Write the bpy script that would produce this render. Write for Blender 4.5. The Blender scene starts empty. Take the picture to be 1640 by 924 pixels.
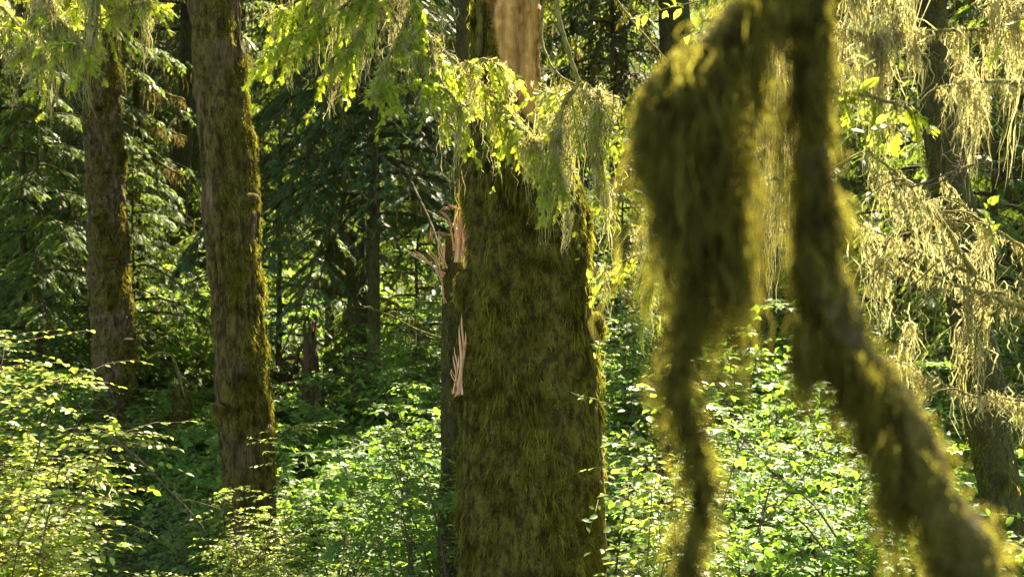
import bpy, math, numpy as np
from mathutils import Vector
R = math.radians
sc = bpy.context.scene
COL = sc.collection

# ------------------------------------------------------------------ camera, sky, sun, exposure
CAMZ = 2.4
cam_d = bpy.data.cameras.new('camera'); cam = bpy.data.objects.new('camera', cam_d); COL.objects.link(cam)
cam.location = (0, 0, CAMZ); cam.rotation_euler = (R(90), 0, 0)
cam_d.sensor_width = 36; cam_d.lens = 50; cam_d.clip_start = .05; cam_d.clip_end = 500
cam_d.dof.use_dof = True; cam_d.dof.focus_distance = 8.2; cam_d.dof.aperture_fstop = 4.6
sc.camera = cam
F = 1640 * 50 / 36.
SUN_EL, SUN_AZ = 52., 20.          # the sun stands ahead of the camera, a little to the right
w = bpy.data.worlds.new('World'); sc.world = w; w.use_nodes = True
nt = w.node_tree; bgn = nt.nodes['Background']; sky = nt.nodes.new('ShaderNodeTexSky')
sky.sky_type = 'NISHITA'; sky.sun_disc = False; sky.sun_elevation = R(SUN_EL); sky.sun_rotation = R(SUN_AZ)
nt.links.new(sky.outputs[0], bgn.inputs[0]); bgn.inputs[1].default_value = .09
S = Vector((math.sin(R(SUN_AZ)) * math.cos(R(SUN_EL)), math.cos(R(SUN_AZ)) * math.cos(R(SUN_EL)), math.sin(R(SUN_EL))))
sun_d = bpy.data.lights.new('sun', 'SUN'); sun_d.energy = 5.0; sun_d.angle = R(.53); sun_d.color = (1, .93, .80)
sun = bpy.data.objects.new('sun', sun_d); COL.objects.link(sun)
sun.rotation_euler = S.to_track_quat('Z', 'Y').to_euler(); sun.location = S * 60
sc.view_settings.view_transform = 'Standard'; sc.view_settings.look = 'None'
sc.view_settings.exposure = 2.95; sc.view_settings.gamma = 1; sc.view_settings.use_curve_mapping = False
cy = sc.cycles
sc.view_settings.use_white_balance = True; sc.view_settings.white_balance_temperature = 7700; sc.view_settings.white_balance_tint = 10
sc.render.engine = 'CYCLES'
cy.max_bounces = 6; cy.diffuse_bounces = 4; cy.glossy_bounces = 2; cy.transmission_bounces = 4; cy.transparent_max_bounces = 4
cy.caustics_reflective = False; cy.caustics_refractive = False; cy.sample_clamp_indirect = 4
cy.use_denoising = True; cy.denoiser = 'OPENIMAGEDENOISE'; cy.denoising_prefilter = 'NONE'; cy.use_adaptive_sampling = False

rng = np.random.default_rng(7)
def at(x, y, d):                   # pixel of the 1640x924 photograph and distance -> point
    return np.array([(x - 820) / F * d, d, CAMZ - (y - 462) / F * d])
def nrm(a): return a / np.maximum(np.linalg.norm(a, axis=-1, keepdims=True), 1e-9)

# ------------------------------------------------------------------ noise
def _h(ix, iy, iz, s):
    n = (ix * 374761393 + iy * 668265263 + iz * 2147483647 + s * 974634777) & 0xffffffff
    n = ((n ^ (n >> 13)) * 1274126177) & 0xffffffff
    n = (n ^ (n >> 16)) & 0xffffffff
    return n / 4294967295.
def noise(p, s=0):
    p = np.asarray(p, float); f = np.floor(p); i = f.astype(np.int64); t = p - f; t = t * t * (3 - 2 * t)
    r = 0
    for dx in (0, 1):
        for dy in (0, 1):
            for dz in (0, 1):
                wt = (t[..., 0] if dx else 1 - t[..., 0]) * (t[..., 1] if dy else 1 - t[..., 1]) * (t[..., 2] if dz else 1 - t[..., 2])
                r = r + wt * _h(i[..., 0] + dx, i[..., 1] + dy, i[..., 2] + dz, s)
    return r
def fbm(p, s=0, o=4):
    r = 0; a = .5; p = np.asarray(p, float)
    for k in range(o):
        r = r + a * noise(p, s + k); a *= .5; p = p * 2.03
    return r
def terrain(x, y):
    x = np.asarray(x, float); y = np.asarray(y, float)
    z = np.where(y > 13, (np.minimum(y, 24) - 13) * .06, 0) + np.maximum(y - 24, 0) * .34
    p = np.stack([x * .35, y * .35, 0 * x], -1)
    return z + (fbm(p, 3, 3) - .45) * .5 * np.clip((y - 3) / 8, .15, 1)

# ------------------------------------------------------------------ mesh collector
class MB:
    def __init__(s): s.v = []; s.f = []; s.n = 0
    def add(s, v, f):
        v = np.asarray(v, float).reshape(-1, 3); f = np.asarray(f, np.int64)
        s.v.append(v); s.f.append(f + s.n); s.n += len(v)
    def build(s, name, mat, parent=None, smooth=False):
        v = np.concatenate(s.v) if s.v else np.zeros((0, 3))
        me = bpy.data.meshes.new(name)
        nl = sum(f.size for f in s.f); npoly = sum(len(f) for f in s.f)
        me.vertices.add(len(v)); me.vertices.foreach_set('co', v.astype(np.float32).ravel())
        me.loops.add(nl); me.polygons.add(npoly)
        me.loops.foreach_set('vertex_index', np.concatenate([f.ravel() for f in s.f]).astype(np.int32))
        tot = np.concatenate([np.full(len(f), f.shape[1]) for f in s.f]); st = np.concatenate([[0], np.cumsum(tot)[:-1]])
        me.polygons.foreach_set('loop_start', st.astype(np.int32)); me.polygons.foreach_set('loop_total', tot.astype(np.int32))
        if smooth: me.polygons.foreach_set('use_smooth', np.ones(npoly, bool))
        me.materials.append(mat); me.update(calc_edges=True)
        o = bpy.data.objects.new(name, me); COL.objects.link(o)
        if parent is not None: o.parent = parent
        return o
def tubes(mb, P, W, sides=5):      # P (m,n,3) polylines, W (m,n) radii
    P = np.asarray(P, float); m, n, _ = P.shape; W = np.asarray(W, float)
    T = nrm(np.gradient(P, axis=1)); mt = nrm(P[:, -1] - P[:, 0])
    ref = np.where(np.abs(mt[:, 2:3]) > .75, np.array([[1., .2, 0]]), np.array([[.1, .1, 1.]]))[:, None, :]
    N = nrm(np.cross(T, np.broadcast_to(ref, T.shape))); B = np.cross(T, N)
    a = np.linspace(0, 2 * np.pi, sides, endpoint=False)
    V = P[:, :, None] + W[:, :, None, None] * (np.cos(a)[:, None] * N[:, :, None] + np.sin(a)[:, None] * B[:, :, None])
    i = np.arange(n - 1)[:, None] * sides; j = np.arange(sides)[None]; j2 = (j + 1) % sides
    q = np.stack([i + j, i + j2, i + sides + j2, i + sides + j], -1).reshape(-1, 4)
    q = (q[None] + (np.arange(m) * n * sides)[:, None, None]).reshape(-1, 4)
    mb.add(V, q)
    cap = (np.arange(m) * n * sides)[:, None] + (n - 1) * sides + np.arange(sides)[None]
    mb.f.append(cap + mb.n - len(V.reshape(-1, 3)))
def ribbons(mb, P, W, rg):         # flat strands, random facing
    m, n, _ = P.shape; a = rg.uniform(0, np.pi, m)
    D = np.stack([np.cos(a), np.sin(a), 0 * a], -1)[:, None, :] * np.asarray(W)[..., None]
    V = np.stack([P - D, P + D], 2)
    i = np.arange(n - 1) * 2
    q = np.stack([i, i + 1, i + 3, i + 2], -1)
    q = (q[None] + (np.arange(m) * n * 2)[:, None, None]).reshape(-1, 4)
    mb.add(V, q)
def place(mb, tv, tf, pos, yd, zd, sc_):
    yd = nrm(yd); xd = nrm(np.cross(yd, zd)); zd = np.cross(xd, yd)
    sc_ = np.broadcast_to(np.asarray(sc_, float), (len(pos),))[:, None, None]
    V = pos[:, None] + sc_ * (tv[None, :, 0:1] * xd[:, None] + tv[None, :, 1:2] * yd[:, None] + tv[None, :, 2:3] * zd[:, None])
    for f in tf:
        k = len(tv)
        ff = (f[None] + (np.arange(len(pos)) * k)[:, None, None]).reshape(-1, f.shape[1])
        mb.f.append(ff + mb.n)
    mb.v.append(V.reshape(-1, 3)); mb.n += V.shape[0] * V.shape[1]
# leaf templates, unit length along y
LEAF = (np.array([[0, 0, 0], [.24, .25, .05], [.26, .6, .05], [0, 1, -.06], [-.26, .6, .05], [-.24, .25, .05], [0, .5, -.02]]),
        [np.array([[0, 1, 2, 6], [6, 2, 3, 4], [0, 6, 4, 5]])])
LEAF = (LEAF[0], [np.array([[0, 1, 2, 6], [0, 6, 4, 5]]), np.array([[6, 2, 3], [6, 3, 4]])])
def trifoliate():
    vs = []; f4 = []; f3 = []
    for k, (a, s_) in enumerate(((0, 1.), (1.15, .8), (-1.15, .8))):
        v = LEAF[0].copy() * s_ * .62; c, s2 = math.cos(a), math.sin(a)
        x = v[:, 0] * c + v[:, 1] * s2; y = -v[:, 0] * s2 + v[:, 1] * c
        v = np.stack([x, y + .35, v[:, 2] - .1 * abs(a) * np.abs(x)], -1); vs.append(v)
        f4.append(LEAF[1][0] + 7 * k); f3.append(LEAF[1][1] + 7 * k)
    vs.append(np.array([[-.01, 0, 0], [.01, 0, 0], [.01, .36, 0], [-.01, .36, 0]])); f4.append(np.array([[21, 22, 23, 24]]))
    return np.concatenate(vs), [np.concatenate(f4), np.concatenate(f3)]
TRI = trifoliate()
def feather(pairs, nl, nw, droop=.1):
    v = [[-.012, 0, 0], [.012, 0, 0], [.004, 1, -droop], [-.004, 1, -droop]]; f3 = []; k = 4
    for i in range(pairs):
        t = (i + .5) / pairs; L = nl * (1 - .55 * t ** 2) * (.55 + .45 * min(1, 4 * t))
        for s in (1, -1):
            y = t + (.25 / pairs if s > 0 else 0); z = -droop * t * t
            v += [[0, y - nw, z], [0, y + nw, z], [s * L, y + L * .45, z - .03 * s + .04 * L]]
            f3.append([k, k + 1, k + 2]); k += 3
    f3.append([2, 3, 3])
    f3 = f3[:-1]
    return np.array(v, float), [np.array([[0, 1, 2, 3]]), np.array(f3)]
NEAR = feather(6, .38, .075); MID = feather(6, .26, .085); 
FAR = (np.array([[0, 0, 0], [.17, .35, -.02], [.05, 1, -.12], [-.15, .5, -.02], [0, .45, .04]]), [np.array([[0, 1, 2, 4], [0, 4, 2, 3]])])

# ------------------------------------------------------------------ materials
def newmat(name):
    m = bpy.data.materials.new(name); m.use_nodes = True; m.node_tree.nodes.clear(); return m, m.node_tree.nodes, m.node_tree.links
def ramp(N, cols):
    r = N.new('ShaderNodeValToRGB'); e = r.color_ramp.elements
    while len(e) < len(cols): e.new(.5)
    for k, (p, c) in enumerate(cols): e[k].position = p; e[k].color = (*c, 1)
    return r
def leafmat(name, c1, c2, t1, t2, tr=.42, rough=.4, spec=.5, scale=3., k=1., det=2.):
    m, N, L = newmat(name); out = N.new('ShaderNodeOutputMaterial'); mix = N.new('ShaderNodeMixShader')
    p = N.new('ShaderNodeBsdfPrincipled'); t = N.new('ShaderNodeBsdfTranslucent')
    g = N.new('ShaderNodeNewGeometry'); no = N.new('ShaderNodeTexNoise'); tc = N.new('ShaderNodeTexCoord'); no.inputs['Scale'].default_value = scale; no.inputs['Detail'].default_value = det
    L.new(tc.outputs['Object'], no.inputs['Vector'])
    ma = N.new('ShaderNodeMath'); ma.operation = 'MULTIPLY_ADD'; ma.inputs[1].default_value = .5
    L.new(g.outputs['Random Per Island'], ma.inputs[0])
    sub = N.new('ShaderNodeMath'); sub.operation = 'MULTIPLY_ADD'; sub.inputs[1].default_value = k; sub.inputs[2].default_value = .25 - .5 * k
    L.new(no.outputs['Fac'], sub.inputs[0]); L.new(sub.outputs[0], ma.inputs[2])
    r1 = ramp(N, [(.1, c1), (.9, c2)]); r2 = ramp(N, [(.1, t1), (.9, t2)])
    L.new(ma.outputs[0], r1.inputs[0]); L.new(ma.outputs[0], r2.inputs[0])
    L.new(r1.outputs[0], p.inputs['Base Color']); L.new(r2.outputs[0], t.inputs['Color'])
    p.inputs['Roughness'].default_value = rough; p.inputs['Specular IOR Level'].default_value = spec
    mix.inputs[0].default_value = tr
    L.new(p.outputs[0], mix.inputs[1]); L.new(t.outputs[0], mix.inputs[2]); L.new(mix.outputs[0], out.inputs['Surface'])
    return m
def barkmat(name, dark, light, moss1=None, moss2=None, mamt=.5, zs=.18, scale=14., bump=.6, mscale=2.2, rough=.9):
    m, N, L = newmat(name); out = N.new('ShaderNodeOutputMaterial'); p = N.new('ShaderNodeBsdfPrincipled')
    tc = N.new('ShaderNodeTexCoord'); mp = N.new('ShaderNodeMapping'); mp.inputs['Scale'].default_value = (1, 1, zs)
    L.new(tc.outputs['Object'], mp.inputs['Vector'])
    n1 = N.new('ShaderNodeTexNoise'); n1.inputs['Scale'].default_value = scale; n1.inputs['Detail'].default_value = 8; n1.inputs['Roughness'].default_value = .65
    L.new(mp.outputs[0], n1.inputs['Vector'])
    r = ramp(N, [(.38, dark), (.5, tuple((a + b) / 2 for a, b in zip(dark, light))), (.62, light)]); L.new(n1.outputs['Fac'], r.inputs[0])
    col = r.outputs[0]; h = n1.outputs['Fac']
    if moss1:
        n2 = N.new('ShaderNodeTexNoise'); n2.inputs['Scale'].default_value = mscale; n2.inputs['Detail'].default_value = 7; n2.inputs['Roughness'].default_value = .6
        L.new(tc.outputs['Object'], n2.inputs['Vector'])
        rm = ramp(N, [(max(0, .62 - mamt * .45), (0, 0, 0)), (min(1, .72 - mamt * .45), (1, 1, 1))]); L.new(n2.outputs['Fac'], rm.inputs[0])
        n3 = N.new('ShaderNodeTexNoise'); n3.inputs['Scale'].default_value = 26; n3.inputs['Detail'].default_value = 9; n3.inputs['Roughness'].default_value = .68
        mp3 = N.new('ShaderNodeMapping'); mp3.inputs['Scale'].default_value = (1, 1, .45); L.new(tc.outputs['Object'], mp3.inputs['Vector']); L.new(mp3.outputs[0], n3.inputs['Vector'])
        rc = ramp(N, [(.42, moss1), (.58, moss2)]); L.new(n3.outputs['Fac'], rc.inputs[0])
        mx = N.new('ShaderNodeMixRGB'); L.new(rm.outputs[0], mx.inputs[0]); L.new(col, mx.inputs[1]); L.new(rc.outputs[0], mx.inputs[2]); col = mx.outputs[0]
        ad = N.new('ShaderNodeMath'); ad.operation = 'ADD'; L.new(n1.outputs['Fac'], ad.inputs[0]); L.new(n3.outputs['Fac'], ad.inputs[1]); h = ad.outputs[0]
    L.new(col, p.inputs['Base Color']); p.inputs['Roughness'].default_value = rough; p.inputs['Specular IOR Level'].default_value = .25
    b = N.new('ShaderNodeBump'); b.inputs['Strength'].default_value = bump; b.inputs['Distance'].default_value = .05
    L.new(h, b.inputs['Height']); L.new(b.outputs[0], p.inputs['Normal']); L.new(p.outputs[0], out.inputs['Surface'])
    return m
M = {}
M['hemlock_lit'] = leafmat('hemlock_sunlit_leaves', (.12, .19, .02), (.20, .27, .03), (.62, .78, .04), (.88, .93, .12), .6, .4)  # paler copy of the hemlock green, sunlight put into the colour
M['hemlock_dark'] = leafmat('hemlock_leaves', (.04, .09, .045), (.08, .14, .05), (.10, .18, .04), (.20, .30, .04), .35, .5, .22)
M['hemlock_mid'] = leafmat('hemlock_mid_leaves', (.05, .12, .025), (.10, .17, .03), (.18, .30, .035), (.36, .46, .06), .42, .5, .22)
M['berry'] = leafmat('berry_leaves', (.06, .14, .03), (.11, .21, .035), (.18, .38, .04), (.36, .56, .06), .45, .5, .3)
M['berry_lit'] = leafmat('berry_sunlit_leaves', (.10, .17, .03), (.17, .24, .04), (.45, .60, .05), (.70, .78, .12), .48, .45, .4)  # brightened berry leaf colour standing in for direct sun
M['salal'] = leafmat('glossy_leaves', (.05, .11, .035), (.08, .16, .05), (.24, .38, .05), (.46, .60, .08), .45, .45, .35)
M['fern'] = leafmat('fern_leaves', (.05, .11, .025), (.08, .15, .03), (.18, .32, .04), (.3, .42, .05), .4, .4)
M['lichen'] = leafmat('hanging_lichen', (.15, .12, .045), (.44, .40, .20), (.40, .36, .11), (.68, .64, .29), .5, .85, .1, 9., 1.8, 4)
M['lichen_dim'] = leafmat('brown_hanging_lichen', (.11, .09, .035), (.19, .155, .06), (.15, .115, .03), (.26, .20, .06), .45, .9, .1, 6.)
M['moss_strand'] = leafmat('moss_strands', (.028, .020, .005), (.115, .10, .018), (.16, .135, .02), (.60, .56, .09), .40, .9, .1, 28., 2.2, 4)
M['moss_trunk'] = leafmat('trunk_moss', (.040, .030, .006), (.19, .175, .026), (.12, .085, .012), (.50, .49, .06), .4, .9, .1, 9., 2.4, 8)
MOSS1, MOSS2 = (.045, .032, .006), (.16, .135, .02)
M['bark_moss'] = barkmat('mossy_bark', (.022, .015, .007), (.085, .06, .028), MOSS1, MOSS2, 1.05, .35, 22, 1.)
M['bark_left'] = barkmat('furrowed_bark_with_moss', (.02, .013, .007), (.25, .17, .09), (.05, .035, .008), (.17, .13, .03), .5, .10, 26, 1.)
M['bark_plain'] = barkmat('scaly_bark', (.03, .02, .012), (.23, .15, .078), (.05, .038, .012), (.15, .12, .03), .38, .45, 22, 1.)
M['bark_dark'] = barkmat('dark_bark', (.018, .013, .008), (.07, .052, .032), (.04, .035, .01), (.08, .075, .018), .55, .25, 16, .8)
M['twig'] = barkmat('twig_bark', (.05, .032, .02), (.14, .09, .055), None, None, 0, 1, 30, .2)
M['twig_moss'] = barkmat('mossy_twig', (.03, .022, .012), (.10, .075, .04), (.10, .09, .02), (.24, .21, .05), .75, 1, 30, .5, 9)
M['stem_green'] = barkmat('green_stem', (.10, .13, .03), (.20, .20, .06), None, None, 0, 1, 30, .1)
M['wood_bare'] = barkmat('weathered_bare_wood', (.14, .055, .012), (.54, .31, .09), None, None, 0, .045, 11, .35)
M['wood_split'] = barkmat('fresh_split_wood', (.68, .32, .15), (.90, .56, .33), None, None, 0, .05, 30, .6)
M['wood_red'] = barkmat('rotten_red_wood', (.025, .012, .007), (.13, .065, .035), (.04, .04, .012), (.08, .09, .02), .3, .1, 20, .9)
M['soil'] = barkmat('forest_soil', (.02, .015, .009), (.07, .055, .03), (.03, .04, .01), (.06, .09, .02), .6, 1, 5, .8, .8)

# ------------------------------------------------------------------ naming and copying
def tag(o, label=None, cat=None, group=None, kind=None):
    if label: o['label'] = label
    if cat: o['category'] = cat
    if group: o['group'] = group
    if kind: o['kind'] = kind
    return o
def empty(name, loc=(0, 0, 0)):
    o = bpy.data.objects.new(name, None); COL.objects.link(o); o.location = loc; o.empty_display_size = .1; return o
def dup(root, loc, rz=0, s=1., label=None, group=None):
    r = root.copy(); COL.objects.link(r); r.location = loc; r.rotation_euler = (0, 0, rz); r.scale = (s,) * 3 if np.isscalar(s) else s
    if label: r['label'] = label
    if group: r['group'] = group
    for c in root.children:
        d = c.copy(); COL.objects.link(d); d.parent = r
        for g in c.children:
            e = g.copy(); COL.objects.link(e); e.parent = d
    return r

# ------------------------------------------------------------------ ground: one sheet that climbs into a hillside
gx = np.concatenate([np.linspace(-90, -22, 30), np.linspace(-20, 20, 120), np.linspace(22, 90, 30)])
gy = np.concatenate([np.linspace(-60, -2, 20), np.linspace(0, 34, 120), np.linspace(35, 130, 70)])
X, Y = np.meshgrid(gx, gy); V = np.stack([X, Y, terrain(X, Y)], -1); nx = len(gx); ny = len(gy)
i, j = np.meshgrid(np.arange(ny - 1), np.arange(nx - 1), indexing='ij'); a = i * nx + j
g = MB(); g.add(V, np.stack([a, a + 1, a + nx + 1, a + nx], -1).reshape(-1, 4))
tag(g.build('ground', M['soil'], smooth=True), kind='structure')

# ------------------------------------------------------------------ trunks
def trunk_mesh(cps, rads, dz=.03, sides=96, ridge=.02, rfreq=9, lump=.02, lfreq=4., seed=0, ztop=None, dztop=.6, fine=0., zfine=None, keep=None, vstretch=.12):
    """cps: centre points (k,3) rising or falling in z; returns grid V (n,s,3) and normals"""
    cps = np.asarray(cps, float); rads = np.asarray(rads, float); o = np.argsort(cps[:, 2]); cps = cps[o]; rads = rads[o]
    z0, z1 = cps[0, 2], cps[-1, 2]; zf = min(z1, zfine if zfine else z1)
    zs = np.arange(z0, zf, dz)
    if z1 > zf: zs = np.concatenate([zs, np.arange(zf, z1, dztop), [z1]])
    else: zs = np.append(zs, z1)
    cx = np.interp(zs, cps[:, 2], cps[:, 0]); cyy = np.interp(zs, cps[:, 2], cps[:, 1]); r = np.interp(zs, cps[:, 2], rads)
    th = np.linspace(0, 2 * np.pi, sides, endpoint=False)
    c, s = np.cos(th), np.sin(th)
    ZZ = zs[:, None] + 0 * th[None]
    rr = r[:, None]
    Pn = np.stack([c[None] * rr * rfreq + 0 * ZZ, s[None] * rr * rfreq + 0 * ZZ, ZZ * rfreq * vstretch], -1)
    rg = 1 - np.abs(2 * noise(Pn, seed) - 1) * 1.6 + .4 * (noise(Pn * 2.3, seed + 5) - .5)
    Pl = np.stack([c[None] * rr * lfreq + 0 * ZZ, s[None] * rr * lfreq + 0 * ZZ, ZZ * lfreq * .6], -1)
    d = ridge * rg + lump * 2 * (fbm(Pl, seed + 9, 4) - .47)
    if fine: d = d + fine * (fbm(Pl * np.array([3.2, 3.2, 4.2]), seed + 20, 3) - .45) * 2.6
    RR = rr + d
    V = np.stack([cx[:, None] + c[None] * RR, cyy[:, None] + s[None] * RR, ZZ], -1)
    N = np.stack([c[None] + 0 * ZZ, s[None] + 0 * ZZ, 0 * ZZ], -1)
    return V, N, zs, RR
def grid_faces(n, s):
    i, j = np.meshgrid(np.arange(n - 1), np.arange(s), indexing='ij'); j2 = (j + 1) % s
    return np.stack([i * s + j, i * s + j2, (i + 1) * s + j2, (i + 1) * s + j], -1).reshape(-1, 4)
def tuft(mb, V, N, count, ln, wd, rg, weight=None, down=.9, out=.55, cl=11.):
    """short hanging blades of moss growing from a surface grid"""
    Vf = V.reshape(-1, 3); Nf = N.reshape(-1, 3)
    p = None
    if weight is not None: p = weight.ravel() / weight.sum()
    k = rg.choice(len(Vf), count, p=p)
    b = Vf[k] + rg.normal(0, .008, (count, 3)); n = nrm(Nf[k] + rg.normal(0, .5, (count, 3)))
    L = ln * rg.uniform(.4, 1.3, count)[:, None] * (.4 + 1.9 * np.clip(fbm(b * np.array([cl, cl, cl * .7]), 88, 3) * 2.2 - .6, 0, 1) ** 1.5)[:, None]
    t = np.linspace(0, 1, 4)[None, :, None]
    P = b[:, None] - n[:, None] * .006 + n[:, None] * L[:, None] * out * np.sin(t * 1.9) + np.array([0, 0, -1.]) * L[:, None] * down * t ** 1.4
    P = P + rg.normal(0, .12, (count, 4, 3)) * L[:, None] * t
    ribbons(mb, P, wd * rg.uniform(.5, 1.3, count)[:, None] * np.array([.9, 1, .7, .15])[None], rg)
def hang(mb, A, ln, wd, rg, n=7, wob=.05, sway=.0):
    """long strands of lichen hanging from anchors A (m,3)"""
    m = len(A); L = np.broadcast_to(ln, (m,)) * rg.uniform(.35, 1.15, m)
    t = np.linspace(0, 1, n)
    step = rg.normal(0, 1, (m, n, 3)) * np.array([1, 1, .3]); step = np.cumsum(step, 1) * wob * L[:, None, None] / 2
    step -= step[:, :1]
    P = A[:, None] + step; P[:, :, 2] -= L[:, None] * t[None]
    W = wd * rg.uniform(.5, 1.4, m)[:, None] * np.interp(t, [0, .3, .8, 1], [1, .9, .5, .12])[None]
    ribbons(mb, P, W * (1 + .5 * rg.uniform(-1, 1, (m, n))), rg)
def beard(mb, A, ln, wd, rg, k=14, spread=.03, wob=.06):
    """bundles: k strands per anchor, gathering into a tail"""
    m = len(A); A2 = np.repeat(A, k, 0); L = np.repeat(np.broadcast_to(ln, (m,)) * (.25 + .95 * rg.random(m) ** 1.3), k)
    off = rg.normal(0, spread, (m * k, 3)) * np.array([1, 1, .5]); n = 11; t = np.linspace(0, 1, n)
    mid = np.cumsum(rg.normal(0, 1, (m, n, 3)), 1) * wob * .12; mid -= mid[:, :1]; mid = np.repeat(mid, k, 0)
    own = np.cumsum(rg.normal(0, 1, (m * k, n, 3)) * (rg.random((m * k, 1, 1)) ** 2 * 1.8 + .3), 1) * wob * .20
    Lk = L * (.12 + .88 * rg.random(m * k) ** 1.6)
    P = A2[:, None] + off[:, None] * (1 - .8 * t[None, :, None]) + mid + own; P[:, :, 2] -= Lk[:, None] * t[None]
    W = wd * rg.uniform(.5, 1.4, m * k)[:, None] * np.interp(t, [0, .3, .8, 1], [1, .9, .5, .12])[None]
    ribbons(mb, P, W * (1 + .5 * rg.uniform(-1, 1, (m * k, n))), rg)
def along(P, m, rg, lo=0, hi=1):
    P = np.asarray(P, float); d = np.concatenate([[0], np.cumsum(np.linalg.norm(np.diff(P, axis=0), axis=1))]); t = rg.uniform(lo, hi, m) * d[-1]
    return np.stack([np.interp(t, d, P[:, k]) for k in range(3)], -1)
def smooth(P, n=24):
    P = np.asarray(P, float)
    for _ in range(3):
        Q = [P[0]]
        for a, b in zip(P[:-1], P[1:]): Q += [.75 * a + .25 * b, .25 * a + .75 * b]
        Q.append(P[-1]); P = np.array(Q)
    d = np.concatenate([[0], np.cumsum(np.linalg.norm(np.diff(P, axis=0), axis=1))]); t = np.linspace(0, d[-1], n)
    return np.stack([np.interp(t, d, P[:, k]) for k in range(3)], -1)
def branch(mb, pts, r0, r1, n=20, sides=7, rg=rng, kink=.0):
    P = smooth(pts, n)
    if kink: P = P + np.cumsum(rg.normal(0, kink, P.shape), 0) * np.linspace(0, 1, n)[:, None]
    tubes(mb, P[None], np.linspace(r0, r1, n)[None] * (1 + .12 * rg.uniform(-1, 1, (1, n))), sides); return P
def from_edges(rows, d, zlow=None):
    """rows (y,left,right) in photo pixels at distance d -> centres and radii"""
    c = []; r = []
    for y, l, rr in rows: c.append(at((l + rr) / 2, y, d)); r.append((rr - l) / 2 / F * d)
    return np.array(c), np.array(r)

# ---- the great mossy broken trunk
rg = np.random.default_rng(11)
D0 = 8.2
rows = [(-900, 788, 862), (-600, 778, 864), (0, 768, 867), (100, 763, 867), (200, 757, 871), (250, 756, 902), (310, 755, 924), (400, 752, 936),
        (500, 748, 941), (620, 748, 948), (700, 747, 950), (800, 746, 953), (924, 744, 956), (1040, 738, 962), (1200, 700, 1000)]
c_, r_ = from_edges(rows, D0)
V, N, zs, RR = trunk_mesh(c_, r_, dz=.011, sides=280, ridge=.035, rfreq=9, lump=.04, lfreq=6, seed=3, fine=.028, zfine=4.3, dztop=.3)
main = empty('broken_tree', (c_[-1][0], D0, 0)); tag(main, 'wide moss covered broken tree with bare wood top, standing in the centre', 'tree')
org = np.array(main.location)
# bare wood on the camera side of the upper column, bounded by a slanting edge
px = (V[..., 0] / V[..., 1]) * F + 820; py = 462 - (V[..., 2] - CAMZ) / V[..., 1] * F
edge = np.interp(py, [-900, -200, 0, 60, 110, 180, 215], [770, 772, 778, 790, 803, 836, 872])
edge = edge + 5 * (noise(V * 14, 4) - .5)
bare = (px > edge) & (py < 216) & (V[..., 1] < D0 + .18)
n_, s_ = V.shape[:2]; fa = grid_faces(n_, s_); bm_ = bare.ravel()[fa].sum(1) >= 2
Vb = V.copy()
Vb[bare] -= N[bare] * .018
Vb[bare] += N[bare] * (.02 * (noise(np.stack([V[..., 0] * 30, V[..., 1] * 30, V[..., 2] * .9], -1), 8)[bare] - .5))[:, None]
m1 = MB(); m1.add(Vb - org, fa[~bm_]); m1.build('trunk', M['bark_moss'], main, True)
m2 = MB(); m2.add(Vb - org, fa[bm_]); m2.build('bare_wood', M['wood_bare'], main, True)
front = (V[..., 1] < D0 + .2) & ~bare & (V[..., 2] > .6) & (V[..., 2] < 5)
wt = front * (.12 + np.clip(fbm(V * np.array([6, 6, 3]), 40, 3) * 2.6 - .75, 0, 1)) * (RR > 0)
ms = MB()
tuft(ms, V - org, N, 62000, .032, .003, rg, wt, cl=24.)
wt2 = front * np.clip(fbm(V * np.array([9, 9, 1.6]), 60, 3) * 3.2 - 1.25, 0, 1)
tuft(ms, V - org, N, 15000, .085, .0036, rg, wt2, 1., .3)
# moss cushions on the rim
def cushion(mb, p, rx, rz, count, ln, rg, wd=.0024):
    th = rg.uniform(0, 2 * np.pi, count); ph = np.arccos(rg.uniform(-1, 1, count)); n = np.stack([np.sin(ph) * np.cos(th), np.sin(ph) * np.sin(th), np.cos(ph)], -1)
    b = p + n * np.array([rx, rx, rz]); L = ln * rg.uniform(.4, 1.3, count)[:, None]; t = np.linspace(0, 1, 4)[None, :, None]
    P = b[:, None] + n[:, None] * L[:, None] * .7 * t + np.array([0, 0, -1.]) * L[:, None] * .8 * t ** 2 + rg.normal(0, .15, (count, 4, 3)) * L[:, None] * t
    ribbons(mb, P, wd * rg.uniform(.5, 1.3, count)[:, None] * np.array([.9, 1, .7, .15])[None], rg)
def blob(mb, p, r, seed=0, rz=1.):
    u = np.linspace(0, np.pi, 12)[:, None]; v = np.linspace(0, 2 * np.pi, 20, endpoint=False)[None]
    n = np.stack([np.sin(u) * np.cos(v), np.sin(u) * np.sin(v), np.cos(u) + 0 * v], -1)
    mb.add(p + n * r * np.array([1, 1, rz]) * (1 + .5 * (noise(n * 2 + seed, seed)[..., None] - .5)), grid_faces(12, 20))
for (x, y, d, r, rz) in ((748, 452, 8.15, .062, 1.2), (742, 470, 8.15, .045, 1.3), (744, 628, 8.12, .05, 1.), (751, 648, 8.12, .05, 1.6),
                         (955, 520, 8.15, .04, 1.8), (930, 395, 8.12, .05, 1.2), (952, 655, 8.1, .04, 1.3), (870, 405, 7.86, .06, 1.)):
    kn = MB(); p = at(x, y, d) - org; blob(kn, p, r, int(x), rz); cushion(ms, p, r * .95, r * rz * .95, 900, .035, rg); kn.build('burl', M['bark_moss'], main, True)
ms.build('moss', M['moss_trunk'], main)
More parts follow.
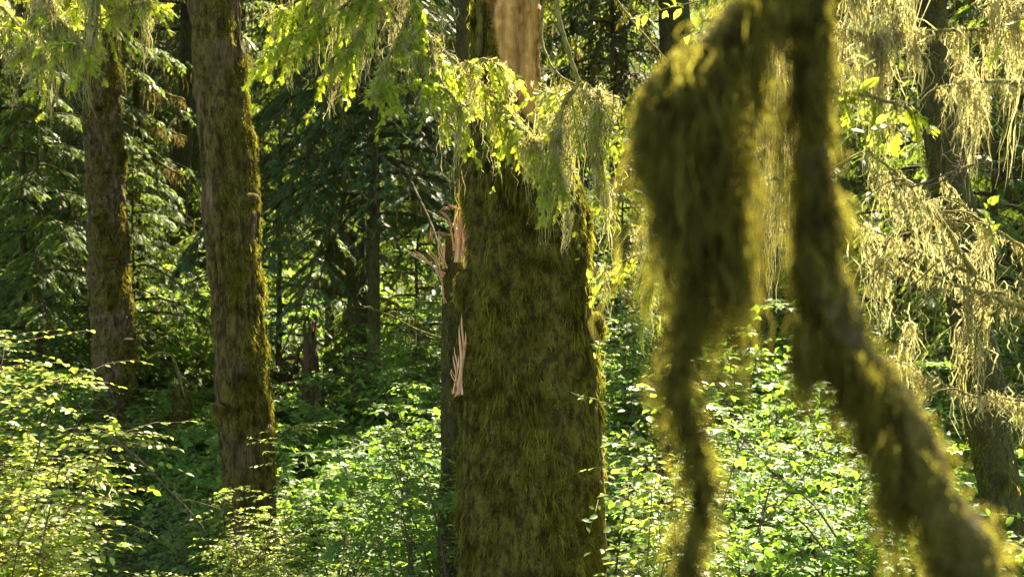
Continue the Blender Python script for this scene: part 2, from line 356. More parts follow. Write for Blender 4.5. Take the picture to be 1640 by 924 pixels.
# bark flanges along both edges
for (x0, y0, x1, y1, d, r) in ((938, 470, 946, 640, 8.0, .035), (947, 640, 954, 780, 8.05, .04), (748, 640, 744, 1000, 8.05, .032), (950, 640, 962, 980, 8.1, .045), (770, -60, 760, 250, 8.1, .03)):
    fl = MB(); branch(fl, [at(x0, y0, d) - org, at((x0 + x1) / 2 + 2, (y0 + y1) / 2, d) - org, at(x1, y1, d) - org], r * .7, r, 30, 9, rg, .002); fl.build('bark_flange', M['bark_moss'], main, True)
def shard(mb, p0, p1, w0, w1, th, rg, ragged=.25):
    """a split plank of torn wood: broad at p0, torn to points at p1"""
    p0 = np.array(p0, float); p1 = np.array(p1, float); ax = p1 - p0; L = np.linalg.norm(ax); ax /= L
    side = nrm(np.cross(ax, [0, 1., 0])); dep = np.cross(side, ax); k = 3 if w0 < .04 else 5; n = 9
    for q in range(k):
        u0 = -w0 / 2 + w0 * q / k; u1 = u0 + w0 / k; e = rg.uniform(1 - ragged, 1) if q not in (k // 2,) else 1
        v = []
        for t in np.linspace(0, e, n):
            sc1 = (w0 + (w1 - w0) * t) / w0; tp = 1 - .85 * max(0, (t / e - .75) / .25) ** 1.3; um = (u0 + u1) / 2 * sc1; hw = (u1 - u0) / 2 * sc1 * tp * 1.2
            c = p0 + ax * L * t + side * (um + .01 * math.sin(7 * t + q)) + dep * (.5 * th * math.sin(q * 2.1 + .3))
            v += [c - side * hw - dep * th / 2 * tp, c + side * hw - dep * th / 2 * tp, c + side * hw + dep * th / 2 * tp, c - side * hw + dep * th / 2 * tp]
        mb.add(v, np.concatenate([grid_faces(n, 4), [[0, 1, 2, 3], [n * 4 - 4, n * 4 - 3, n * 4 - 2, n * 4 - 1]]]))
for (x0, y0, x1, y1, w0_, w1_) in ((737, 632, 742, 502, .035, .028), (730, 630, 730, 555, .022, .018), (733, 634, 725, 590, .016, .012)):
    sm = MB(); shard(sm, at(x0, y0, 8.06) - org, at(x1, y1, 8.06) - org, w0_, w1_, .02, rg); sm.build('splinter', M['wood_split'], main)

STANDING = []
# ---- generic standing trunks
def tree_trunk(name, label, rows, d, mat, zt=24, ridge=.012, rfreq=14, lump=.012, seed=1, tufts=0, tside=None, lean=None, sides=120, dz=.02, vst=.12, cat='tree', tl=.03, parent_extra=None, fine=.004, rtop=None):
    c, r = from_edges(rows, d); 
    gz = float(terrain(c[-1][0], d)) - .15
    if rows[-1][0] > rows[0][0] and c[-1][2] > gz:      # run on to the ground
        sl = (c[-1] - c[-2]) / (c[-1][2] - c[-2][2] + 1e-9); dzg = gz - c[-1][2]
        c = np.vstack([c, c[-1] + sl * dzg * .6]); c[-1][2] = gz; r = np.append(r, r[-1] * 1.25)
    sl = (c[0] - c[1]) / (c[0][2] - c[1][2]); top = c[0] + sl * (zt - c[0][2]) * .8; top[2] = zt
    zf = c[0][2] + .3
    c = np.vstack([top, c]); r = np.append(rtop if rtop else r[0] * .35, r)
    V, N, zs, RR = trunk_mesh(c, r, dz=dz, sides=sides, ridge=ridge, rfreq=rfreq, lump=lump, lfreq=5, seed=seed, fine=fine, zfine=zf, vstretch=vst)
    t = empty(name, (c[-1][0], c[-1][1], gz)); o = np.array(t.location); tag(t, label, cat); STANDING.append((t, V[-1, :, 0].mean(), V[-1, :, 1].mean()))
    mb = MB(); mb.add(V - o, grid_faces(*V.shape[:2])); mb.build('trunk', mat, t, True)
    if tufts:
        rg = np.random.default_rng(seed + 77); side = N @ np.array([*(tside or (0, -1)), 0.])
        wt = (V[..., 1] < V[..., 1].mean(1, keepdims=True) + .12 * r.mean() + .05) * (V[..., 2] < zf) * np.clip(side + .25, .03, 1) * np.clip(fbm(V * np.array([7, 7, 2.5]), seed + 50, 3) * 3 - 1., .0, 1)
        ms = MB(); tuft(ms, V - o, N, tufts, tl, .0024 * d / 8, rg, wt); ms.build('moss', M['moss_trunk'], t)
    return t, o, V, N
LT, LTo, LV, LN = tree_trunk('hemlock_tree', 'tall leaning tree with furrowed grey brown bark and mossy right side, left of centre',
    [(-60, 300, 372), (0, 308, 377), (150, 320, 390), (300, 330, 404), (400, 338, 411), (500, 345, 416), (600, 350, 423), (700, 357, 430), (800, 362, 436), (924, 368, 442)],
    10.5, M['bark_left'], ridge=.034, rfreq=30, lump=.03, seed=21, tufts=26000, tside=(1, -.35), sides=220, dz=.018, tl=.04, fine=.014, vst=.06)
mb = MB()
for (x, y, dd, rr) in ((352, 655, 10.35, .05), (404, 320, 10.35, .05), (410, 480, 10.4, .04), (428, 690, 10.4, .05)):
    bl = MB(); p = at(x, y, dd) - LTo; blob(bl, p, rr, int(x), 1.); bl.build('burl', M['bark_left'], LT, True); cushion(mb, p, rr * .9, rr * .9, 500, .035, rng)
mb.build('burl_moss', M['moss_trunk'], LT)
FT, FTo, FV, FN = tree_trunk('conifer_tree', 'straight scaly barked tree with small bracket fungi on its trunk, far left',
    [(-60, 128, 182), (100, 134, 187), (170, 137, 190), (300, 142, 196), (450, 147, 206), (550, 151, 211), (650, 156, 215), (760, 158, 222)],
    17., M['bark_plain'], ridge=.035, rfreq=20, lump=.03, seed=31, tufts=12000, tside=(.8, -.6), sides=160, dz=.025, vst=.45, tl=.05, fine=.022)
for (x, y, s_) in ((172, 276, 1), (182, 415, 1.3), (207, 420, 1), (206, 545, 1.4), (170, 480, .8), (160, 600, .9), (196, 630, .9), (163, 342, .8)):
    f = MB(); p = at(x, y, 16.78) - FTo
    u = np.linspace(0, np.pi, 9)[:, None]; v = np.linspace(0, 2 * np.pi, 16, endpoint=False)[None]
    n = np.stack([np.sin(u) * np.cos(v), np.sin(u) * np.sin(v), np.cos(u) * np.where(np.cos(u) > 0, .55, .25) + 0 * v], -1)
    f.add(p + n * .045 * s_ * np.array([1.1, 1.2, .9]), grid_faces(9, 16)); f.build('bracket_fungus', M['wood_red'], FT, True)
RT, RTo, RV, RN = tree_trunk('hemlock_tree', 'dark furrowed tree leaning left behind the lichen hung twigs at right',
    [(-60, 1462, 1505), (60, 1468, 1513), (250, 1492, 1540), (400, 1512, 1562), (480, 1524, 1576), (600, 1540, 1598), (700, 1556, 1612), (800, 1570, 1634), (924, 1596, 1662)],
    10., M['bark_dark'], ridge=.03, rfreq=15, lump=.025, seed=41, tufts=6000, tside=(-.8, -.6), sides=130, dz=.02, tl=.03, fine=.008)
tree_trunk('conifer_tree', 'dark narrow trunk rising just behind the bare wood top of the central tree',
    [(-60, 730, 768), (0, 731, 768), (250, 734, 770), (400, 740, 775), (700, 748, 785), (900, 750, 790)], 9.9, M['bark_dark'], ridge=.018, rfreq=16, seed=51, tufts=4000, sides=80)
tree_trunk('conifer_tree', 'broad mossy trunk, left one of the shaded close group of three', [(-60, 538, 566), (150, 534, 568), (370, 527, 560), (500, 524, 560), (640, 520, 562), (720, 512, 568)], 21., M['bark_moss'], ridge=.04, rfreq=9, seed=61, tufts=3000, sides=80, dz=.05)
tree_trunk('conifer_tree', 'dark trunk in the middle of the shaded close group of three', [(-60, 566, 584), (370, 562, 584), (500, 557, 584), (650, 552, 584), (720, 550, 588)], 20., M['bark_dark'], ridge=.03, rfreq=9, seed=62, sides=60, dz=.05)
T3, T3o, _a, _b = tree_trunk('conifer_tree', 'slim straight trunk, right one of the shaded close group of three', [(-60, 589, 602), (330, 586, 603), (500, 585, 602), (620, 585, 602), (700, 583, 604)], 20.6, M['bark_plain'], ridge=.01, rfreq=14, seed=63, sides=48, dz=.06)
TN, TNo, _a, _b = tree_trunk('conifer_tree', 'thin dark trunk between the two big trees at left', [(-60, 217, 231), (120, 215, 230), (250, 213, 228), (420, 210, 226), (560, 206, 226)], 25., M['bark_dark'], seed=64, sides=32, dz=.08)
tree_trunk('conifer_tree', 'thick black trunk close left of the big furrowed tree', [(-60, 292, 313), (100, 288, 310), (230, 284, 308), (330, 276, 300), (500, 262, 290)], 27., M['bark_dark'], seed=65, sides=36, dz=.08)
tree_trunk('conifer_tree', 'crooked slender black trunk leaning far back at left', [(-60, 300, 318), (150, 285, 302), (300, 265, 282), (350, 258, 275), (500, 240, 258)], 29., M['bark_dark'], seed=66, sides=32, dz=.08)
LP_, LPo, _a, _b = tree_trunk('conifer_tree', 'very thin dark pole trunk near the left picture edge', [(-60, 28, 36), (200, 31, 39), (400, 32, 41), (540, 32, 42), (640, 32, 44)], 20., M['bark_dark'], seed=67, sides=24, dz=.08)
tree_trunk('conifer_tree', 'dark upper trunk behind leafy twigs, between central tree and mossy bough', [(-60, 1052, 1100), (30, 1056, 1106), (110, 1060, 1110), (300, 1062, 1114), (560, 1066, 1120)], 18., M['bark_dark'], seed=68, sides=60, dz=.05, tufts=1500)
tree_trunk('conifer_tree', 'dim trunk seen in the gap between the hanging mossy bough and limb', [(-60, 1196, 1226), (300, 1200, 1236), (450, 1202, 1240), (580, 1204, 1243), (700, 1204, 1248)], 19., M['bark_dark'], seed=69, sides=60, dz=.05)
def limbs(tree, org, lst, r0):
    for k, pts in enumerate(lst):
        mb = MB(); P = branch(mb, [at(*q) - org for q in pts], r0, r0 * .35, 20, 6, rng, .01)
        for q in range(4):
            a = P[6 + 3 * q]; e = a + np.array([rng.uniform(-.3, .3), rng.uniform(-.2, .2), -rng.uniform(.1, .4)]); branch(mb, [a, (a + e) / 2 + rng.normal(0, .05, 3), e], r0 * .4, r0 * .15, 8, 4, rng)
        lb = mb.build('dead_branch', M['twig_moss'], tree, True)
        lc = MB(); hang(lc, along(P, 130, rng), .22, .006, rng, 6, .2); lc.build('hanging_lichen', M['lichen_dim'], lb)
limbs(TN, TNo, [[(222, 135, 25), (255, 150, 24.5), (300, 165, 24)], [(222, 190, 25), (262, 205, 24.5), (302, 225, 24)], [(220, 240, 25), (252, 262, 24.5), (292, 285, 24)], [(218, 260, 25), (190, 250, 24.5), (160, 268, 24)]], .035)
limbs(T3, T3o, [[(594, 470, 20.6), (640, 490, 20), (700, 545, 19.6)], [(594, 515, 20.6), (640, 520, 20.2), (690, 530, 20)], [(594, 400, 20.6), (650, 430, 20), (705, 450, 19.6)]], .03)
limbs(LP_, LPo, [[(37, 500, 20), (60, 520, 19.8), (95, 505, 19.6)], [(37, 460, 20), (55, 450, 19.8), (70, 430, 19.6)], [(37, 560, 20), (70, 545, 19.8), (88, 525, 19.6)]], .025)
# old broken posts in the understory
def snag(name, label, rows, d, mat, seed, tufts=0, rag=.25):
    c, r = from_edges(rows, d); gz = float(terrain(c[-1][0], d)) - .1; c = np.vstack([c, [c[-1][0], d, gz]]); r = np.append(r, r[-1] * 1.3)
    V, N, zs, RR = trunk_mesh(c, r, dz=.02, sides=72, ridge=r[1] * .25, rfreq=20, lump=r[1] * .2, seed=seed, fine=.006)
    th = np.linspace(0, 2 * np.pi, 72, endpoint=False); k = V.shape[0]
    up = rag * (noise(np.stack([np.cos(th) * 3, np.sin(th) * 3, 0 * th], -1) + seed, seed) ** 2 + .5 * noise(np.stack([np.cos(th) * 9, np.sin(th) * 9, 0 * th], -1), seed))
    V[-1, :, 2] += up; V[-2, :, 2] += up * .6; V[-3, :, 2] += up * .3
    t = empty(name, (c[-1][0], d, gz)); o = np.array(t.location); tag(t, label, 'snag')
    cen = V[-8].mean(0); V = np.concatenate([V, (V[-1:] * .55 + cen * .45)], 0)
    N = np.concatenate([N, N[-1:]], 0)
    mb = MB(); mb.add(V - o, grid_faces(*V.shape[:2])); mb.build('trunk', mat, t, True)
    if tufts:
        rg = np.random.default_rng(seed); ms = MB(); tuft(ms, V - o, N, tufts, .04, .003, rg, (V[..., 1] < d) * 1.); ms.build('moss', M['moss_trunk'], t)
    return t, o
sg, sgo = snag('broken_snag', 'mossy snapped trunk with orange torn top, just left of the central tree', [(385, 716, 748), (450, 712, 750), (560, 711, 752), (660, 710, 752), (800, 706, 756)], 9.3, M['bark_dark'], 5, 3500, .1)
for (x0, y0, x1, y1, a, b) in ((734, 420, 738, 283, .07, .03), (730, 400, 712, 340, .02, .006), (744, 420, 738, 330, .05, .03), (712, 440, 650, 396, .026, .02), (712, 430, 704, 368, .04, .028),
                               (708, 440, 688, 396, .014, .02), (714, 485, 697, 412, .012, .012), (728, 362, 703, 335, .012, .004), (724, 375, 677, 373, .006, .003), (730, 330, 701, 337, .008, .004), (748, 430, 745, 300, .03, .012)):
    s1 = MB(); shard(s1, at(x0, y0, 9.15) - sgo, at(x1, y1, 9.1) - sgo, a, b, .018, rng, .4); s1.build('splinter', M['wood_split'], sg)
snag('broken_snag', 'reddish rotten upright stump among shaded shrubs left of the three trunks', [(560, 490, 506), (620, 486, 510), (720, 484, 516), (760, 480, 522)], 18., M['wood_red'], 6, 0, .5)
snag('broken_snag', 'brown mossy rotten post right of the central tree behind leafy twigs', [(640, 1060, 1088), (760, 1058, 1092), (900, 1052, 1096)], 12., M['bark_dark'], 8, 3000, .15)
snag('broken_snag', 'short leaning mossy stub in the shrubs between the two left trees', [(640, 278, 302), (690, 280, 308), (740, 276, 312)], 17., M['bark_moss'], 9, 2500, .2)
st, sto = snag('broken_snag', 'small orange torn stake poking out of the low leaves', [(800, 543, 552), (830, 542, 554), (860, 541, 556)], 13., M['wood_split'], 10, 0, .12)
snag('broken_snag', 'thin dark rotten pole beside the reddish stump', [(640, 506, 518), (700, 508, 524), (760, 508, 526)], 17.5, M['wood_red'], 12, 0, .3)

# upturned roots in the dark middle
rg = np.random.default_rng(15)
ro = empty('root_mass', (at(470, 700, 20)[0], 20, float(terrain(at(470, 700, 20)[0], 20)))); oo = np.array(ro.location)
tag(ro, 'dark tangled upturned roots in the shade left of the three trunks', 'roots')
mb = MB(); blob(mb, np.array([0, .3, .35]), .55, 3, .8); mb.build('root_plate', M['wood_red'], ro, True)
for k in range(22):
    mb = MB()
    a = rg.uniform(-.3, math.pi + .3); L = rg.uniform(.6, 1.3); p = np.array([rg.uniform(-.4, .4), -.2, .5 + rg.uniform(-.3, .3)])
    e = p + np.array([math.cos(a) * L, rg.uniform(-.5, .2), math.sin(a) * L * .7]); m_ = (p + e) / 2 + rg.normal(0, .15, 3)
    branch(mb, [p, m_, e], rg.uniform(.03, .07), .012, 14, 6, rg, .01); mb.build('root', M['wood_red'], ro, True)

# ------------------------------------------------------------------ conifer boughs
def bough(stem, leaf, lich, root, az, L, rg, e0=.25, drop=.55, tw=.45, ntw=18, ftmpl=MID, fl=.12, fsp=.05, r0=.02, hangn=0, hangl=.3, bare=.12, fdroop=.35, hw=.003, spread=1., dens=1.):
    n = 12; t = np.linspace(0, 1, n); h = np.array([math.cos(az), math.sin(az), 0])
    P = root + h * (L * t)[:, None]; P[:, 2] += L * (e0 * t - drop * t ** 2)
    P = P + np.cumsum(rg.normal(0, .012 * L, (n, 3)), 0) * t[:, None]
    tubes(stem, P[None], (r0 * (1 - .85 * t))[None], 5)
    T = nrm(np.gradient(P, axis=0)); m = ntw
    tt = np.sort(rg.uniform(bare, 1, m)); B = np.stack([np.interp(tt, t, P[:, k]) for k in range(3)], -1); Tb = nrm(np.stack([np.interp(tt, t, T[:, k]) for k in range(3)], -1))
    lat = nrm(np.cross(Tb, [0, 0, 1.])); sd = np.where(np.arange(m) % 2, 1, -1)[:, None]
    D = nrm(Tb * rg.uniform(.3, .8, (m, 1)) + lat * sd * spread * rg.uniform(.6, 1, (m, 1)) + np.array([0, 0, -.1]))
    tl = tw * (1.15 - .75 * tt) * rg.uniform(.6, 1.2, m)
    k = 6; u = np.linspace(0, 1, k)
    Q = B[:, None] + D[:, None] * (tl[:, None] * u)[..., None]; Q[..., 2] -= fdroop * tl[:, None] * (u ** 2)[None]
    Q = Q + rg.normal(0, .02, Q.shape) * tl[:, None, None] * u[None, :, None]
    tubes(stem, Q, np.broadcast_to(r0 * .22 * (1 - .7 * u)[None], (m, k)), 3)
    # feathers on both sides of each twig
    per = max(2, int(tw / fsp * dens)); uu = rg.uniform(.08, 1, (m, per)); seg = uu * (k - 1); i0 = np.minimum(seg.astype(int), k - 2); fr = (seg - i0)[..., None]
    mi = np.arange(m)[:, None]; b = Q[mi, i0] * (1 - fr) + Q[mi, i0 + 1] * fr; td = nrm(Q[mi, i0 + 1] - Q[mi, i0])
    lt = nrm(np.cross(td, [0, 0, 1.])); s2 = np.where(rg.random((m, per)) > .5, 1, -1)[..., None]
    yd = td * .75 + lt * s2 * rg.uniform(.3, .9, (m, per, 1)) + np.array([0, 0, -1.]) * rg.uniform(0, fdroop * 1.2, (m, per, 1))
    zd = np.array([0, 0, 1.]) + rg.normal(0, .3, (m, per, 3))
    s_ = fl * rg.uniform(.6, 1.2, (m, per)) * (1.1 - .45 * uu)
    place(leaf, ftmpl[0], ftmpl[1], b.reshape(-1, 3), yd.reshape(-1, 3), zd.reshape(-1, 3), s_.ravel())
    if hangn:
        A = np.concatenate([along(P, hangn, rg), b.reshape(-1, 3)[rg.choice(m * per, hangn)]])
        hang(lich, A, hangl, hw, rg)
    return P, Q

def conifer(name, label, H, nb, Lmax, rg, leafm, lichm, z0=.5, r=.12, ntw=12, fl=.16, fsp=.06, tmpl=FAR, hangn=10, hw=.008, drop=.5, tw=.7, cone=True, hangl=.4, e0=.15):
    t = empty(name); tag(t, label, 'tree')
    st = MB(); z = np.linspace(-.3, H, 24); P = np.stack([0 * z, 0 * z, z], -1); P[:, :2] += np.cumsum(rg.normal(0, .012, (24, 2)), 0)
    tubes(st, P[None], (r * (1 - .9 * np.linspace(0, 1, 24)))[None], 10); st.build('trunk', M['bark_dark'], t, True)
    sm, lf, lc = MB(), MB(), MB()
    for k in range(nb):
        f = (k + .5) / nb; zz = z0 + (H - z0) * f; L = Lmax * ((1 - f) ** .75 + .06) * rg.uniform(.7, 1.15) if cone else Lmax * rg.uniform(.5, 1.1)
        bough(sm, lf, lc, np.array([np.interp(zz, z, P[:, 0]), np.interp(zz, z, P[:, 1]), zz]), k * 2.4 + rg.uniform(-.4, .4), L, rg, e0 + .15 * f, drop, tw * L / Lmax + .15, ntw, tmpl, fl, fsp, .012 + .01 * L, hangn, hangl, .15, .35, hw)
    br = sm.build('branches', M['bark_dark'], t); lf.build('foliage', leafm, t)
    if hangn: lc.build('hanging_lichen', lichm, t)
    return t

# ---- the near bright hemlock boughs coming in from above
def px_bough(name, label, lines, twl, leafm, lichm, rg, dn=1., hangn=40, hangl=.4, tmpl=NEAR, fl=.07, r0=.012, down=.9, hw=.0022, beards=6, fsp=.02, ntw=None, lw=1.):
    t = empty(name, lines[0][0][2] and tuple(at(*lines[0][0]))); o = np.array(t.location); tag(t, label, 'bough', 'boughs hanging in from above')
    st, lf, lc = MB(), MB(), MB()
    for ln in lines:
        P = smooth([at(*q) for q in ln], 30) - o
        P += np.cumsum(rg.normal(0, .003, P.shape), 0)
        tt = np.linspace(1, .3, 30); tubes(st, P[None], (r0 * tt)[None], 6)
        Lp = np.linalg.norm(np.diff(P, axis=0), axis=1).sum(); m = int((ntw or 26) * Lp * dn)
        B = along(P, m, rg, .05, 1); T = nrm(P[-1] - P[0]); lat = nrm(np.cross(T, [0, 0, 1.]))
        D = nrm(T * rg.uniform(-.2, .9, (m, 1)) + lat * rg.uniform(-.5, .5, (m, 1)) + np.array([0, 0, -1.]) * rg.uniform(-.1, down, (m, 1)))
        tl = twl * rg.uniform(.35, 1.1, m); k = 7; u = np.linspace(0, 1, k)
        Q = B[:, None] + D[:, None] * (tl[:, None] * u)[..., None]; Q[..., 2] -= .5 * down * tl[:, None] * (u ** 2)[None]
        Q += rg.normal(0, .02, Q.shape) * tl[:, None, None] * u[None, :, None]
        tubes(st, Q, np.broadcast_to(r0 * (.3 if leafm else .42) * (1 - .75 * u)[None], (m, k)), 4)
        if leafm:
            per = int(twl / fsp * 3.1); uu = rg.uniform(.05, 1, (m, per)); seg = uu * (k - 1); i0 = np.minimum(seg.astype(int), k - 2); fr = (seg - i0)[..., None]
            mi = np.arange(m)[:, None]; b = Q[mi, i0] * (1 - fr) + Q[mi, i0 + 1] * fr; td = nrm(Q[mi, i0 + 1] - Q[mi, i0])
            lt = nrm(np.cross(td, rg.normal(0, 1, (m, 1, 3)) * .4 + np.array([0, 0, 1.]))); s2 = np.where(rg.random((m, per)) > .5, 1, -1)[..., None]
            yd = td * .7 + lt * s2 * rg.uniform(.2, 1.2, (m, per, 1)) + np.array([0, 0, -1.]) * rg.uniform(-.2, .6, (m, per, 1)) + rg.normal(0, .25, (m, per, 3)); zd = np.array([0, -.5, 1.]) + rg.normal(0, .5, (m, per, 3))
            place(lf, tmpl[0], tmpl[1], b.reshape(-1, 3), yd.reshape(-1, 3), zd.reshape(-1, 3), (fl * .5 * rg.uniform(.6, 1.25, (m, per))).ravel())
        if hangn:
            sel = Q[rg.choice(m, max(2, int(m * .22)), replace=False)].reshape(-1, 3)
            A = np.concatenate([along(P, int(hangn * Lp), rg), sel[rg.choice(len(sel), int((.8 if leafm else 1.6) * hangn * Lp))]])
            hang(lc, A, hangl * .2, hw * .8, rg, 7, .17)
            if beards: beard(lc, np.concatenate([along(P, int(beards * Lp) + 1, rg), Q[:, 3][rg.choice(m, min(m, int(beards * Lp) + 1))]]), hangl, hw * lw * .8, rg, 36, .014, .045)
            nc = int((120 if leafm else 500) * Lp); cov = along(P, nc, rg) + rg.normal(0, r0 * .6, (nc, 3)); hang(lc, cov, .05, hw * .8, rg, 4, .3)
    st.build('branch', M['twig_moss'] if leafm is None or lichm is M['lichen'] else M['twig'], t)
    if leafm: lf.build('foliage', leafm, t)
    if hangn: lc.build('hanging_lichen', lichm, t)
    return t
rg = np.random.default_rng(23)
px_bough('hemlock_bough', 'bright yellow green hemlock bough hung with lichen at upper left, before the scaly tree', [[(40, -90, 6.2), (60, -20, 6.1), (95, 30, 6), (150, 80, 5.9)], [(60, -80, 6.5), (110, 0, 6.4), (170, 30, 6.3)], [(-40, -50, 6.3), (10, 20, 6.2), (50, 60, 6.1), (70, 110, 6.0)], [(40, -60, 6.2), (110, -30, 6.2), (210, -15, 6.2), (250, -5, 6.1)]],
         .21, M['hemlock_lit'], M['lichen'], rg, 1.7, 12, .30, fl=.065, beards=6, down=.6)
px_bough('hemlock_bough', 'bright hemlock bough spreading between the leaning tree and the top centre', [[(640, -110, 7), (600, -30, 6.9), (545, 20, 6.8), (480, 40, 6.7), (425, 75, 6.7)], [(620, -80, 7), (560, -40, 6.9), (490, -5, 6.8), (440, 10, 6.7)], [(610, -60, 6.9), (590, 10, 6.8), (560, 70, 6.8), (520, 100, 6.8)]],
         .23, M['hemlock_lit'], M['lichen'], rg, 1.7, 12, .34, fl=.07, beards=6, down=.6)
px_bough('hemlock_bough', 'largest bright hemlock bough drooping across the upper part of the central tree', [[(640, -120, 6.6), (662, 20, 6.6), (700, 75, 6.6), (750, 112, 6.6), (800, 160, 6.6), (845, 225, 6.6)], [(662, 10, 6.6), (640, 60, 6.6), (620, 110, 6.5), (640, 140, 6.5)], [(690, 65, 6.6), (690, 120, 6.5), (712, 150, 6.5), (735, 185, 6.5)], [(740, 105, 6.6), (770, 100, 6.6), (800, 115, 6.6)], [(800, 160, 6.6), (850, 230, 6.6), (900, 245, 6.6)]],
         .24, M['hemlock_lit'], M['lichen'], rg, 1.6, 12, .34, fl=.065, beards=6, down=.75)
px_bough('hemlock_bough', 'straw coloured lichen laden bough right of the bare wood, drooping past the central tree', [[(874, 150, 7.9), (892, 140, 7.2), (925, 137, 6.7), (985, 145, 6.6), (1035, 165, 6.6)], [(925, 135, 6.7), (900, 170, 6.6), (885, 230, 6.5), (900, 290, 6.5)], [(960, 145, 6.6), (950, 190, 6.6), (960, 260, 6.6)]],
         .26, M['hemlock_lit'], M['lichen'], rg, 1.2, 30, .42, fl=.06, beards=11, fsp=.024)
px_bough('hemlock_bough', 'bright leafy hemlock spray right of the thick mossy limb', [[(1290, 90, 5.5), (1340, 150, 5.5), (1400, 160, 5.5), (1470, 190, 5.5)]], .2, M['hemlock_lit'], M['lichen'], rg, 1.5, 30, .2, fl=.06, beards=2)
px_bough('hemlock_bough', 'yellow green hemlock spray low between central tree and mossy bough', [[(1110, 380, 7), (1060, 400, 7), (1010, 420, 7), (975, 440, 7)], [(1060, 400, 7), (1040, 440, 7), (1040, 500, 7)]], .2, M['hemlock_lit'], M['lichen'], rg, 1.2, 50, .3, fl=.06, beards=5)
# lichen curtains at upper right
L1 = [[(1760, 110, 5.8), (1640, 60, 5.8), (1540, 45, 5.7), (1440, 52, 5.6), (1350, 40, 5.5)], [(1460, -120, 5.6), (1440, -40, 5.6), (1390, -25, 5.5), (1330, -30, 5.5)], [(1750, 60, 5.6), (1660, 20, 5.6), (1590, -30, 5.6)]]
px_bough('lichen_bough', 'straw coloured curtains of hanging lichen on boughs at the upper right', L1, .28, None, M['lichen'], rg, .5, 12, .62, beards=9, hw=.003, lw=1.1)
px_bough('lichen_bough', 'thin dark bough with sparse lichen crossing the right edge below the curtains', [[(1760, 150, 5.2), (1640, 137, 5.2), (1560, 130, 5.2), (1500, 142, 5.2)]], .2, None, M['lichen'], rg, .8, 50, .38, beards=14)
px_bough('lichen_bough', 'tangled lichen hung twigs rising from lower right to the thick mossy limb', [[(1780, 560, 5.6), (1660, 500, 5.6), (1560, 440, 5.6), (1470, 395, 5.5), (1360, 345, 5.5)], [(1560, 440, 5.6), (1500, 350, 5.6), (1440, 290, 5.5), (1380, 240, 5.5)], [(1780, 470, 6), (1640, 400, 6), (1560, 350, 6), (1500, 280, 6)], [(1660, 500, 5.6), (1560, 470, 5.6), (1460, 440, 5.6), (1380, 400, 5.5)]],
         .35, None, M['lichen'], rg, .8, 8, .42, beards=4, hw=.0027)
px_bough('lichen_bough', 'long thin twig with few lichen tufts running right above the dark trunk base', [[(1790, 655, 5.4), (1640, 640, 5.4), (1560, 632, 5.4), (1490, 600, 5.4), (1420, 560, 5.4)]], .15, None, M['lichen'], rg, .5, 30, .25, beards=5, r0=.009)
px_bough('lichen_bough', 'lichen strings hanging between the drooping mossy bough and thick limb', [[(1180, -90, 4.5), (1215, -40, 4.5), (1260, -20, 4.5)], [(1150, 40, 5), (1220, 60, 5), (1290, 90, 5)]], .2, None, M['lichen'], rg, .8, 50, .75, beards=14, hw=.0022)
px_bough('lichen_bough', 'drooping lichen twigs behind the hanging mossy bough', [[(1290, 200, 6.5), (1200, 260, 6.5), (1120, 300, 6.5), (1060, 330, 6.5)], [(1290, 300, 6.3), (1230, 280, 6.3), (1180, 330, 6.3)]], .25, None, M['lichen'], rg, .8, 60, .55, beards=12)
px_bough('lichen_bough', 'brown lichen twigs hanging before the dark conifer at top centre', [[(470, -80, 7.4), (540, -30, 7.4), (600, 0, 7.4), (690, 20, 7.4)]], .3, None, M['lichen'], rg, .8, 60, .45, beards=12)
px_bough('lichen_bough', 'long lichen tail hanging from the upper left bough beside the scaly tree', [[(60, -60, 6), (90, 20, 6), (105, 60, 6)], [(150, -60, 6), (160, 10, 6), (155, 60, 6)]], .06, None, M['lichen'], rg, 1.5, 14, .62, beards=7, hw=.0026)

# dead mossy branches right of the bare wood
db = empty('dead_branch', tuple(at(872, 60, 8.1))); o = np.array(db.location); tag(db, 'bare crooked dead branch arching right of the bare wood top', 'branch')
st = MB(); lc = MB(); rg = np.random.default_rng(31)
for pts, r0, r1 in (([(890, -70, 7.9), (893, 20, 7.8), (915, 80, 7.7), (937, 132, 7.6)], .018, .012), ([(880, -40, 8), (866, 20, 8), (866, 70, 7.9), (890, 110, 7.8), (930, 138, 7.7)], .010, .006),
                    ([(950, -60, 8), (1000, 20, 7.9), (1050, 70, 7.8), (1105, 140, 7.6)], .008, .003), ([(1040, -50, 8), (1010, 20, 8), (985, 45, 8)], .012, .005), ([(890, 110, 7.8), (880, 150, 7.7), (875, 200, 7.6)], .006, .003), ([(937, 132, 7.6), (985, 180, 7.5), (1035, 190, 7.5)], .006, .002)):
    P = branch(st, [at(*q) - o for q in pts], r0, r1, 24, 7, rg, .004); hang(lc, along(P, 90, rg), .05, .002, rg, 5, .2)
st.build('branch', M['twig_moss'], db, True); lc.build('moss', M['moss_trunk'], db)

